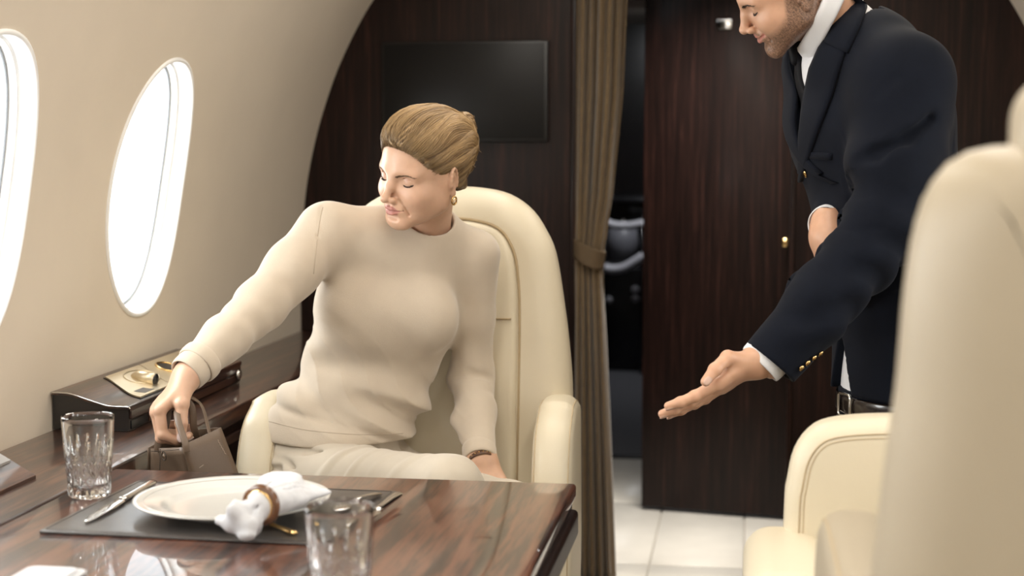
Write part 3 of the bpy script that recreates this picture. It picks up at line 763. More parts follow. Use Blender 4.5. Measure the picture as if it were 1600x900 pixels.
# ------------------------------------------------------------------ armchairs
def mirror_outline(half):
    """half: (x, z) from bottom to top on the +x side; returns a closed counter-clockwise outline"""
    H = catmull(half, 6)
    L = [(-x, z) for x, z in H[::-1] if x > 1e-4]
    return resample(np.vstack([H, L]), 150)
def part_from(outl, depth, r, to3, mat, parent, name, puff=0.0, rings=10):
    v, f = slab_geo(outl, depth, r, 5, puff, rings)
    v = np.array([to3(*q) for q in v])
    return mesh_obj(name, v, f, mat, parent)
def seam_line(outl, inset, w, to3, mat, parent, name, r=0.0014, close=True):
    O = np.asarray(outl); T = np.roll(O, -1, 0) - np.roll(O, 1, 0); T /= np.linalg.norm(T, axis=1)[:, None]
    N = np.stack([-T[:, 1], T[:, 0]], 1); q = O + N * inset
    P = np.array([to3(a, b, w) for a, b in q])
    return tube(name, P, r, mat, parent, 6, closed=True)
def armchair(name, label, loc_, rz, back_half, inner_half, split_z, lean=0.12, leather='leather', arm_top=0.80, arm_x=(0.255, 0.255), headroll=None, arm_front=-0.40):
    c = empty(name, loc_, rz); tag(c, label, 'armchair')
    Lm = M[leather]
    def back3(x, z, w):      # w > 0 is the front
        fw = 0.055 * (x / 0.27) ** 2
        return (x, 0.13 - w - fw + (z - 0.5) * lean, z)
    bo = mirror_outline(back_half)
    part_from(bo, 0.13, 0.055, back3, Lm, c, 'back_shell', 0.004)
    seam_line(bo, 0.026, 0.0505, back3, M['stitch'], c, 'piping', 0.0012)
    def inner3(x, z, w): return back3(x, z, w + 0.058)
    io = mirror_outline([(0.10, inner_half[0][1] - 0.004)] + [tuple(p) for p in inner_half])
    bc_ = part_from(io, 0.05, 0.018, inner3, Lm, c, 'back_cushion', 0.006, 16)
    hw = float(np.interp(split_z, [p[1] for p in inner_half], [p[0] for p in inner_half]))
    tube('seam', [inner3(x, split_z, 0.025 + 0.0052 * (1 - (x / hw) ** 8)) for x in np.linspace(-hw + 0.012, hw - 0.012, 30)], 0.0022, M['seam'], bc_, 6)
    seam_line(mirror_outline([tuple(p) for p in inner_half]), -0.004, 0.067, back3, M['seam'], c, 'seam', 0.003)
    # seat
    so = rrect(0.42, 0.46, 0.06, 8)
    part_from(so, 0.13, 0.05, lambda a, b, w: (a, b - 0.17, 0.485 + w), Lm, c, 'seat_cushion', 0.012)
    box('seat_base', (-0.20, -0.36, 0.24), (0.20, 0.06, 0.42), Lm, c, 0.03, 4)
    lathe('pedestal', [(0.20, 0.0), (0.20, 0.02), (0.10, 0.05), (0.09, 0.24)], M['metal_dark'], c, 32)
    f_ = arm_front; t_ = arm_top
    ao = resample(catmull([(0.10, 0.33), (0.10, t_ - 0.06), (0.06, t_ - 0.005), (f_ * 0.25, t_ + 0.002), (f_ + 0.13, t_ - 0.006), (f_ + 0.055, t_ - 0.045), (f_ + 0.008, t_ - 0.14), (f_ + 0.002, t_ - 0.26), (f_ + 0.015, 0.33)], 6, True), 120)
    for s in (-1, 1):
        def arm3(a, b, w, s=s): return (s * arm_x[(s + 1) // 2] + w, a, b)
        part_from(ao, 0.078, 0.03, arm3, Lm, c, 'armrest', 0.003)
        for ss in (-1, 1):
            seam_line(ao, 0.011, ss * 0.0325, arm3, M['stitch'], c, 'piping', 0.0013)
    if headroll:
        headroll(c, back3, Lm)
    return c
half_w1 = [(0.20, 0.36), (0.262, 0.40), (0.276, 0.55), (0.272, 0.73), (0.266, 0.81), (0.254, 0.90), (0.234, 1.01), (0.212, 1.06), (0.180, 1.104), (0.130, 1.136), (0.065, 1.149), (0.0, 1.151)]
inner1 = [(0.158, 0.50), (0.160, 0.70), (0.160, 0.88), (0.156, 0.96), (0.145, 1.02), (0.115, 1.063), (0.06, 1.080), (0.0, 1.083)]
armchair('armchair', 'cream leather armchair in which the woman sits', (-0.612, 2.99, 0), math.radians(2), half_w1, inner1, 0.885, 0.12, 'leather', 0.738, (0.322, 0.252), None, -0.20)

half_w2 = [(0.20, 0.36), (0.262, 0.40), (0.278, 0.60), (0.272, 0.80), (0.262, 0.948), (0.254, 1.028), (0.250, 1.108), (0.243, 1.165), (0.230, 1.200), (0.205, 1.222), (0.15, 1.228), (0.0, 1.230)]
inner2 = [(0.158, 0.50), (0.160, 0.70), (0.160, 0.88), (0.158, 1.0), (0.150, 1.08), (0.12, 1.13), (0.06, 1.15), (0.0, 1.153)]
def roll(c, back3, Lm):
    o = rrect(0.350, 0.14, 0.04, 8, 0.0, 1.215)
    part_from(o, 0.15, 0.06, back3, Lm, c, 'headrest_roll', 0.004)
armchair('armchair', 'blurred cream leather armchair in the right foreground seen from behind', (0.379, 1.42, 0), math.pi, half_w2, inner2, 0.885, 0.10, 'leather_shaded', 0.835, (0.255, 0.255), roll, -0.41)

# low-backed armchair between the man and the foreground chair
c = empty('low_armchair', (0.285, 2.24, 0)); tag(c, 'low cream armchair with stitched rounded back, in front of the man', 'armchair')
lb = mirror_outline([(0.16, 0.34), (0.212, 0.37), (0.223, 0.50), (0.222, 0.70), (0.218, 0.745), (0.209, 0.787), (0.189, 0.818), (0.160, 0.834), (0.10, 0.842), (0.0, 0.845)])
l3 = lambda x, z, w: (x, 0.02 - w, z)
part_from(lb, 0.10, 0.035, l3, M['leather'], c, 'backrest', 0.006)
seam_line(lb, 0.020, 0.0475, l3, M['stitch'], c, 'piping', 0.0012)
seam_line(lb, 0.026, 0.0488, l3, M['stitch'], c, 'piping', 0.0009)
part_from(rrect(0.36, 0.34, 0.05, 8), 0.12, 0.045, lambda a, b, w: (a, b - 0.19, 0.46 + w), M['leather'], c, 'seat_cushion', 0.012)
box('seat_base', (-0.19, -0.30, 0.2), (0.19, 0.0, 0.40), M['leather'], c, 0.02)
lathe('pedestal', [(0.17, 0.0), (0.17, 0.02), (0.09, 0.05), (0.08, 0.20)], M['metal_dark'], c, 32)
for s in (-1, 1):
    o = rrect(0.125, 0.32, 0.042, 8, s * 0.2185, 0.515)
    part_from(o, 0.30, 0.03, lambda a, b, w: (a, -0.115 + w, b), M['leather'], c, 'armrest', 0.004)
# ------------------------------------------------------------------ things on the table
def on_table(px, py, dz=0.0): return atz(px, py, TZ + dz)
# placemat
pm = [on_table(80, 836), on_table(520, 853), on_table(627, 772.5), on_table(196, 753)]
ctr = sum(pm) / 4
mt = empty('placemat', (float(ctr[0]), float(ctr[1]), TZ)); tag(mt, 'dark leather placemat under the white plate', 'placemat')
e1 = nrm((pm[1] - pm[0]) + (pm[2] - pm[3])); e1[2] = 0; e2 = np.array([-e1[1], e1[0], 0])
hw_ = 0.25 * (np.linalg.norm(pm[1] - pm[0]) + np.linalg.norm(pm[2] - pm[3])); hd_ = 0.25 * (np.linalg.norm(pm[3] - pm[0]) + np.linalg.norm(pm[2] - pm[1]))
v, f = slab_geo(rrect(2 * hw_, 2 * hd_, 0.006, 5), 0.004, 0.0015, 3)
v = np.array([e1 * a + e2 * b + np.array([0, 0, 0.0022 + w]) for a, b, w in v]); mesh_obj('mat_sheet', v, f, M['mat'], mt)
so_ = rrect(2 * hw_ - 0.014, 2 * hd_ - 0.014, 0.004, 5)
tube('stitching', [e1 * a + e2 * b + np.array([0, 0, 0.0043]) for a, b in so_], 0.0005, M['taupe_edge'], mt, 5, closed=True)
MZ = TZ + 0.0043
# plate
pcn = atz(363.5, 779, MZ + 0.017)
pl = empty('dinner_plate', (float(pcn[0]), float(pcn[1]), MZ)); tag(pl, 'white porcelain dinner plate on the dark placemat', 'plate')
lathe('plate_body', [(0.001, 0.0040), (0.070, 0.0036), (0.076, 0.0), (0.082, 0.0), (0.085, 0.003), (0.100, 0.0085), (0.135, 0.0165), (0.1405, 0.019), (0.1415, 0.0205), (0.1405, 0.0215), (0.136, 0.0205), (0.105, 0.0145), (0.099, 0.0130), (0.094, 0.0095), (0.088, 0.0075), (0.080, 0.0068), (0.001, 0.0066)], M['porcelain'], pl, 96)
ring('rim_line', (0, 0, 0.0192), 0.1265, 0.0006, M['porcelain'], pl, 96)
# crystal glasses
def crystal_glass(label, x, y):
    g = empty('drinking_glass', (x, y, TZ + 0.0003)); tag(g, label, 'glass', 'cut crystal glasses')
    prof, H, N = [], 0.124, 96
    def R(z): return 0.0315 + (0.0395 - 0.0315) * (z / H) ** 0.9
    zs_ = np.linspace(0.004, 0.116, 44)
    prof = [(0.0005, 0.0), (0.027, 0.0), (R(0) - 0.002, 0.0012)] + [(R(z), z) for z in zs_] + [(R(H), H - 0.004), (R(H) - 0.0003, H - 0.001), (R(H) - 0.0013, H), (R(H) - 0.0024, H - 0.001)]
    inner = [(R(z) - 0.0030 - 0.0022 * (1 - z / H), z) for z in np.linspace(H - 0.004, 0.022, 24)] + [(0.022, 0.0165), (0.012, 0.0145), (0.0005, 0.014)]
    allp = prof + inner; n_out = len(prof) - 4
    def rf(i, r, z, a):
        if 3 <= i < n_out:
            n = 14
            tz_ = z / H
            d = 0.0
            # tall pointed flutes in the upper half, crossing diamond cuts below
            if tz_ > 0.10 and tz_ < 0.72:
                u = (a * n / (2 * math.pi)) % 1.0
                wv = max(0.0, 1 - abs(u - 0.5) * 2 / max(0.05, min(1.0, (0.74 - tz_) * 3.2)))
                if tz_ > 0.45: d = 0.0019 * min(1, wv * 1.6)
                else:
                    k1 = abs(((a * n / (2 * math.pi) + tz_ * 4.6) % 1.0) - 0.5) * 2; k2 = abs(((a * n / (2 * math.pi) - tz_ * 4.6) % 1.0) - 0.5) * 2
                    d = 0.0022 * max(k1, k2)
            elif tz_ <= 0.10:
                u = (a * n / (2 * math.pi)) % 1.0; d = 0.0014 * (1 - abs(u - 0.5) * 2)
            return r - d
        return r
    lathe('glass_body', allp, M['crystal'], g, 112, rf, None, 28)
    return g
ga = on_table(140, 775); crystal_glass('tall cut crystal glass at the back left of the table, beside the placemat', float(ga[0]), float(ga[1]))
gb = at(531, 800, 1.655); crystal_glass('tall cut crystal glass in front of the placemat, cut by the picture bottom', float(gb[0]), 1.655)

# cutlery
def blade_shape(name, label, p0, p1, prof, mat, z0, thick=0.0022, cat='knife', arch=0.0):
    """flat shape from p0 to p1 (table points); prof: (t, halfwidth, half thickness)"""
    root = empty(name, (float((p0[0] + p1[0]) / 2), float((p0[1] + p1[1]) / 2), z0)); tag(root, label, cat)
    d = nrm((p1 - p0) * np.array([1, 1, 0])); s = np.array([-d[1], d[0], 0]); L = np.linalg.norm((p1 - p0)[:2])
    o0 = np.array([p0[0] - root.location[0], p0[1] - root.location[1], 0])
    return root, d, s, L, o0
def loft(name, root, d, s, L, o0, prof, mat, n=12, arch=0.0):
    vv, ff = [], []
    for (t, hw, ht, zc) in prof:
        for k in range(n):
            a = 2 * math.pi * k / n
            vv.append(o0 + d * (t * L) + s * (hw * math.cos(a)) + np.array([0, 0, zc + ht * math.sin(a)]))
    m = len(prof)
    for i in range(m - 1):
        for k in range(n): ff.append((i * n + k, i * n + (k + 1) % n, (i + 1) * n + (k + 1) % n, (i + 1) * n + k))
    ff += [tuple(range(n))[::-1], tuple(range((m - 1) * n, m * n))]
    return mesh_obj(name, vv, ff, mat, root)
def knife(label, pa, pb, z0, mat=M['chrome'], name='table_knife'):
    root, d, s, L, o0 = blade_shape(name, label, pa, pb, None, mat, z0)
    loft('blade', root, d, s, L, o0, [(0.0, 0.001, 0.0006, 0.003), (0.04, 0.005, 0.0008, 0.003), (0.12, 0.0085, 0.001, 0.0035), (0.30, 0.0100, 0.0013, 0.004), (0.47, 0.0095, 0.0017, 0.0045), (0.50, 0.006, 0.0025, 0.005)], mat)
    loft('handle', root, d, s, L, o0, [(0.495, 0.0045, 0.003, 0.005), (0.53, 0.007, 0.0042, 0.0048), (0.60, 0.0065, 0.004, 0.0046), (0.80, 0.0078, 0.0042, 0.0046), (0.95, 0.0090, 0.0044, 0.0046), (0.99, 0.007, 0.0034, 0.0046), (1.0, 0.002, 0.001, 0.0046)], mat)
    return root
knife('silver table knife lying left of the plate', on_table(133, 818, 0.005), on_table(240, 756, 0.005), MZ)
knife('slim silver knife lying at the right edge of the placemat', on_table(548, 832, 0.005), on_table(624, 775, 0.005), MZ)
# spoon, bowl towards the camera behind the near glass
root, d, s, L, o0 = blade_shape('dessert_spoon', 'silver spoon lying between the plate and the slim knife', on_table(520, 808, 0.005), on_table(593, 773, 0.005), None, M['chrome'], MZ, cat='spoon')
loft('spoon_bowl', root, d, s, L, o0, [(0.0, 0.002, 0.001, 0.006), (0.05, 0.010, 0.002, 0.0055), (0.16, 0.0175, 0.003, 0.0045), (0.28, 0.016, 0.003, 0.005), (0.37, 0.008, 0.0025, 0.007), (0.42, 0.004, 0.002, 0.009)], M['chrome'])
loft('handle', root, d, s, L, o0, [(0.40, 0.0038, 0.002, 0.009), (0.55, 0.0042, 0.0022, 0.0105), (0.75, 0.0065, 0.0022, 0.0075), (0.92, 0.0105, 0.0022, 0.0045), (1.0, 0.004, 0.0015, 0.003)], M['chrome'])
# gold handled piece under the napkin
root, d, s, L, o0 = blade_shape('gold_knife', 'small gold knife sticking out from under the napkin', on_table(372, 806, 0.003), on_table(462, 839, 0.003), None, M['gold'], MZ, cat='knife')
loft('handle', root, d, s, L, o0, [(0.30, 0.003, 0.002, 0.0045), (0.55, 0.0035, 0.0022, 0.004), (0.62, 0.0055, 0.003, 0.004), (0.66, 0.004, 0.0024, 0.004), (0.9, 0.0062, 0.003, 0.0038), (1.0, 0.0045, 0.002, 0.0038)], M['gold'])
loft('blade', root, d, s, L, o0, [(0.0, 0.001, 0.0006, 0.0025), (0.1, 0.005, 0.0009, 0.003), (0.31, 0.004, 0.0015, 0.0045)], M['gold'])

# napkin drawn through a horn ring
rc = at(411, 789, 0); 
RZ = MZ + 0.046
rcn = atz(408, 789, RZ); p_front = atz(372, 818, MZ + 0.026); p_back = atz(476, 766, MZ + 0.036); p_tip = atz(440, 745, MZ + 0.050)
axn = nrm((p_back - p_front) * np.array([1, 1, 0.4]))
N_ = Solid()
up_ = np.array([0, 0, 1.0]); sd = nrm(np.cross(axn, up_)); un = np.cross(sd, axn)
N_.ecap(rcn - axn * 0.004, p_front, un, sd, 0.019, 0.018, 0.013, 0.034, 0.01, 0.8)
N_.ecap(p_front + sd * 0.014, p_front - axn * 0.006 + sd * 0.017 - un * 0.012, sd, sd, 0.016, 0.014, 0.013, 0.010, 0.008, 0.8)
N_.ecap(p_front - sd * 0.012, p_front - axn * 0.004 - sd * 0.026 + un * 0.004, un, un, 0.012, 0.016, 0.006, 0.012, 0.012, 0.8)
N_.ecap(rcn, rcn + (p_back - rcn) * 0.5, sd, sd, 0.018, 0.018, 0.036, 0.013, 0.01, 0.8)
N_.ecap(rcn + (p_back - rcn) * 0.5, p_back, sd, sd, 0.034, 0.014, 0.042, 0.008, 0.012, 0.8)
N_.ecap(rcn + axn * 0.02, p_tip, sd, sd, 0.026, 0.012, 0.030, 0.008, 0.02, 0.8)
rng = np.random.default_rng(3)
for a_ in np.linspace(-0.8, 0.8, 4):
    st_ = rcn + sd * (a_ * 0.012) + un * (0.017 * (1 - 0.4 * abs(a_)))
    en_ = p_back + sd * (a_ * 0.036) + un * (0.009 + 0.003 * math.sin(a_ * 5))
    N_.groove([st_, (st_ + en_) / 2 + un * 0.006, en_], 0.0018, 0.005)
    en2 = p_front + sd * (a_ * 0.026) + un * 0.016
    N_.groove([st_, en2], 0.0018, 0.005)
N_.disp(lambda P: 0.0006 * np.sin(P[:, 0] * 200 + 3 * np.sin(P[:, 1] * 90)) * np.sin(P[:, 1] * 190))
nap = net_obj('napkin', N_, np.minimum(p_front, np.minimum(p_back, p_tip)) - 0.08, np.maximum(p_front, np.maximum(p_back, p_tip)) + 0.08, 0.0022, M['linen'], None, 4)
tag(nap, 'white linen napkin drawn through the brown ring on the plate', 'napkin')
rr_ = []
for k in range(48):
    a = 2 * math.pi * k / 48; rr_.append(rcn + (sd * math.cos(a) + un * math.sin(a)) * 0.0225)
v, f = tube_geo(rr_, 0.0062, 14, tuple(axn), 1.0, True)
rg = tag(mesh_obj('napkin_ring', v, f, M['horn']), 'brown horn napkin ring around the white napkin', 'napkin ring')
v, f = tube_geo([rcn + (sd * math.cos(a) + un * math.sin(a)) * 0.0190 - axn * 0.003 for a in np.arange(48) * 2 * math.pi / 48], 0.0040, 10, tuple(axn), 1.0, True)
mesh_obj('inner_band', v, f, M['gold'], rg)
# white folded card at the bottom left
cd = on_table(95, 893)
cdo = empty('folded_cloth', (float(cd[0]), float(cd[1]) - 0.05, TZ)); tag(cdo, 'white folded cloth corner at the bottom left of the table', 'cloth')
v, f = slab_geo(rrect(0.075, 0.10, 0.012, 6), 0.005, 0.002, 3, 0.001); mesh_obj('lower_fold', v + np.array([0, 0, 0.0028]), f, M['linen'], cdo)
v, f = slab_geo(rrect(0.066, 0.088, 0.012, 6), 0.004, 0.002, 3, 0.001); mesh_obj('upper_fold', v + np.array([-0.002, -0.004, 0.0076]), f, M['linen'], cdo)
# ------------------------------------------------------------------ people: shared builders
def mat_tint(name, rough=0.45, sss=0.0, bumps=0.0, bscale=300, bdist=0.0006, var=0.0, nscale=60, rad=(0.01, 0.004, 0.002), **k):
    m, nt, b = new_mat(name); setp(b, rough=rough, sss=sss, **k)
    if sss > 0: b.inputs['Subsurface Radius'].default_value = rad; b.inputs['Subsurface Scale'].default_value = 0.5
    a = nodes(nt, 'ShaderNodeVertexColor'); a.layer_name = 'tint'
    n = noise(nt, coords(nt), nscale, 4)
    mx = nodes(nt, 'ShaderNodeMix', data_type='RGBA', blend_type='MULTIPLY'); mx.inputs[0].default_value = 1.0
    nt.links.new(a.outputs['Color'], mx.inputs[6]); nt.links.new(ramp(nt, n.outputs['Fac'], [(0.3, (1 - var,) * 3), (0.7, (1,) * 3)]), mx.inputs[7])
    nt.links.new(mx.outputs[2], b.inputs['Base Color'])
    if bumps: bump(nt, b, noise(nt, coords(nt), bscale, 3).outputs['Fac'], bumps, bdist)
    return m
M['skin'] = mat_tint('skin', 0.42, 0.12, 0.10, 420, 0.0004, 0.06, 90)
M['hair'] = mat_tint('hair_strands', 0.48, 0.0, 0.0, var=0.15, nscale=40, spec=0.45)
def mat_cloth(name, base, rough, bumps, bscale, bdist, sheen=0.3, var=0.05, stretch=(1, 1, 1), nscale=25):
    m, nt, b = new_mat(name); setp(b, rough=rough, sheen=sheen)
    v = coords(nt); n = noise(nt, v, nscale)
    nt.links.new(ramp(nt, n.outputs['Fac'], [(0.3, tuple(c * (1 - var) for c in base)), (0.7, tuple(min(1, c * (1 + var)) for c in base))]), b.inputs['Base Color'])
    bump(nt, b, noise(nt, coords(nt, stretch), bscale, 2).outputs['Fac'], bumps, bdist); return m
M['knit'] = mat_cloth('beige_fine_knit', (0.56, 0.475, 0.375), 0.9, 0.30, 420, 0.0012, 0.45, 0.03, (1, 1, 2.2))
M['twill'] = mat_cloth('cream_twill', (0.53, 0.465, 0.375), 0.8, 0.2, 700, 0.0006, 0.2, 0.03)
M['suit'] = mat_cloth('navy_wool', (0.0046, 0.0063, 0.0120), 0.85, 0.25, 600, 0.0006, 0.03, 0.10)
M['suit'].node_tree.nodes['Principled BSDF'].inputs['Specular IOR Level'].default_value = 0.12
M['shirt'] = mat_cloth('white_poplin', (0.74, 0.75, 0.78), 0.7, 0.1, 600, 0.0004, 0.1, 0.02)
M['tie'] = mat_cloth('black_silk', (0.004, 0.004, 0.006), 0.6, 0.15, 500, 0.0004, 0.0, 0.1)
M['tie'].node_tree.nodes['Principled BSDF'].inputs['Specular IOR Level'].default_value = 0.15

class Head:
    """face solid in head coordinates: x to the subject's left, y forward, z up, eyes at z = 0 (unit scale: metres)"""
    def __init__(s, R, T, sc, male=False, smile=0.0):
        s.R, s.T, s.sc, s.male = np.array(R), np.array(T), sc, male
        H = Solid(); m = male
        ch = -0.104 if not m else -0.112
        H.ell((0, -0.010, 0.036), (0.071, 0.093, 0.080), 0.02)                       # cranium
        H.ell((0, 0.026, 0.012), (0.060, 0.062, 0.078), 0.03)                        # forehead and upper face
        H.ell((0, 0.034, -0.042), (0.050, 0.047, 0.052), 0.03)                       # midface
        jw = 0.049 if not m else 0.056
        for x in (-1, 1):
            H.cap((x * jw, 0.004, -0.050), (x * 0.018, 0.066, ch + 0.014), 0.017, 0.013, 0.03)
            H.cap((x * 0.056, 0.0, -0.01), (x * jw, 0.004, -0.052), 0.014, 0.015, 0.03)
            H.ell((x * 0.040, 0.050, -0.026), (0.020, 0.020, 0.016), 0.025)          # cheek
            H.cap((x * 0.045, 0.066, 0.015), (x * 0.014, 0.0815, 0.0145), 0.006, 0.0065 if not m else 0.009, 0.018)   # brow
        for x in (-1, 1): H.ell((x * 0.040, 0.034, -0.044), (0.018, 0.026, 0.026), 0.03)
        H.ell((0, 0.030, -0.070), (0.040, 0.045, 0.026), 0.02)                       # under jaw
        H.ell((0, 0.070, ch + 0.013), (0.017 if not m else 0.022, 0.0145, 0.0145), 0.018)   # chin
        for x in (-1, 1):
            H.sell((x * 0.031, 0.094, -0.001), (0.0175, 0.015, 0.0115), 0.014)       # sockets
            H.ell((x * 0.0315, 0.0655, -0.0015), (0.0142, 0.0138, 0.0128), 0.003)    # lidded eyes
            H.groove([(x * 0.0185, 0.0765, 0.0050), (x * 0.031, 0.0795, 0.0078), (x * 0.045, 0.0715, 0.0052)], 0.0010, 0.003)
            H.groove([(x * 0.0190, 0.0775, -0.0068), (x * 0.031, 0.0790, -0.0085), (x * 0.044, 0.0735, -0.0062)], 0.0007, 0.002)
        nw = 1.0 if not m else 1.18
        H.cap((0, 0.0790, 0.016), (0, 0.0925, -0.012), 0.0062 * nw, 0.0068 * nw, 0.014)
        H.cap((0, 0.0925, -0.012), (0, 0.1045, -0.0345), 0.0068 * nw, 0.0082 * nw, 0.008)
        H.ell((0, 0.1070, -0.0365), (0.0090 * nw, 0.0085, 0.0080), 0.005)
        for x in (-1, 1):
            H.ell((x * 0.0115 * nw, 0.0955, -0.0395), (0.0062, 0.0090, 0.0068), 0.005)
            H.sell((x * 0.0062 * nw, 0.1010, -0.0465), (0.0030, 0.0048, 0.0032), 0.002)
            H.groove([(x * 0.0185 * nw, 0.0885, -0.0355), (x * 0.0185 * nw, 0.0895, -0.0445)], 0.0010, 0.004)
        H.ell((0, 0.0760, -0.0575), (0.0250, 0.0150, 0.0170), 0.016)                 # muzzle
        H.sell((0, 0.0955, -0.0525), (0.0022, 0.004, 0.006), 0.004)                  # philtrum
        mz = -0.0635
        up = smile * 0.0070; ly = -0.0025 * smile; wd = 0.0228 + smile * 0.0045
        gap = smile * 0.0024
        s.lips = []
        for x in (-1, 1):
            a, b_ = (x * wd, 0.0795, mz + up), (x * 0.006, 0.0918 + ly, mz + 0.0040 + gap)
            s.lips.append((a, b_, 0.0020, 0.0042)); H.cap(a, b_, 0.0020, 0.0038, 0.003)
            a, b_ = (x * 0.0065, 0.0918 + ly, mz + 0.0040 + gap), (0, 0.0918 + ly, mz + 0.0032 + gap); s.lips.append((a, b_, 0.0042, 0.0040)); H.cap(a, b_, 0.0038, 0.0036, 0.003)
            a, b_ = (x * (wd - 0.001), 0.0790, mz - 0.0008 + up), (x * 0.007, 0.0900 + ly, mz - 0.0055 - gap); s.lips.append((a, b_, 0.0020, 0.0050)); H.cap(a, b_, 0.0020, 0.0044, 0.003)
            a, b_ = (x * 0.007, 0.0900 + ly, mz - 0.0055 - gap), (0, 0.0905 + ly, mz - 0.0058 - gap); s.lips.append((a, b_, 0.0050, 0.0052)); H.cap(a, b_, 0.0044, 0.0046, 0.003)
        pts = [(-wd - 0.002, 0.0800, mz + up), (-0.011, 0.0925 + ly, mz - 0.0006), (0, 0.0965 + ly, mz - 0.0010), (0.011, 0.0925 + ly, mz - 0.0006), (wd + 0.002, 0.0800, mz + up)]
        H.groove(pts, 0.0010 + 0.0016 * smile, 0.0015)
        H.groove([(-0.010, 0.086, mz - 0.0150), (0.010, 0.086, mz - 0.0150)], 0.003, 0.010)
        if smile > 0:
            for x in (-1, 1):
                H.groove([(x * 0.020, 0.0860, -0.040), (x * 0.030, 0.0790, -0.054), (x * 0.033, 0.0700, -0.070)], 0.0014, 0.006)
                H.ell((x * 0.036, 0.060, -0.036), (0.016, 0.014, 0.013), 0.018)
        # ears
        s.ear_c = []
        for x in (-1, 1):
            Rz = Euler((math.radians(-12), 0, x * math.radians(-22))).to_matrix()
            Re = np.array(Rz); c = np.array([x * 0.0725, -0.010, -0.006])
            def L(p): return c + Re @ (np.array(p) * np.array([x, 1, 1]))
            H.ell(L((0.002, 0, 0)), (0.0055, 0.0155, 0.027), 0.004, Re)
            rim = [L((0.006, 0.013 * math.cos(t) - 0.001, 0.005 + 0.024 * math.sin(t))) for t in np.linspace(-0.3, math.pi + 0.9, 12)]
            H.chain(rim, [0.0032] * 12, 0.003)
            H.sell(L((0.0085, 0.001, -0.001)), (0.0048, 0.0085, 0.0135), 0.003, Re)
            H.ell(L((0.004, 0.004, -0.0245)), (0.0045, 0.0075, 0.0085), 0.004, Re)    # lobe
            H.ell(L((0.005, 0.0115, -0.004)), (0.0035, 0.0035, 0.006), 0.003, Re)     # tragus
            s.ear_c.append(L((0.007, 0.004, -0.031)))
        s.H = H
    def to_world(s, p): return (np.asarray(p, float) * s.sc) @ s.R.T + s.T
    def to_local(s, P): return ((P - s.T) @ s.R) / s.sc
    def dist(s, P): return s.H(s.to_local(P)) * s.sc
    def on_surface(s, p, off=0.0, fn=None):
        """nearest point of the face (head coordinates), lifted by off"""
        fn = fn or s.H; p = np.atleast_2d(np.asarray(p, float)).copy()
        for _ in range(6):
            e = 4e-4; g = np.stack([fn(p + np.eye(3)[i] * e) - fn(p - np.eye(3)[i] * e) for i in range(3)], 1) / (2 * e)
            g /= np.linalg.norm(g, axis=1)[:, None] + 1e-9
            p -= g * (fn(p) - off)[:, None]
        return p
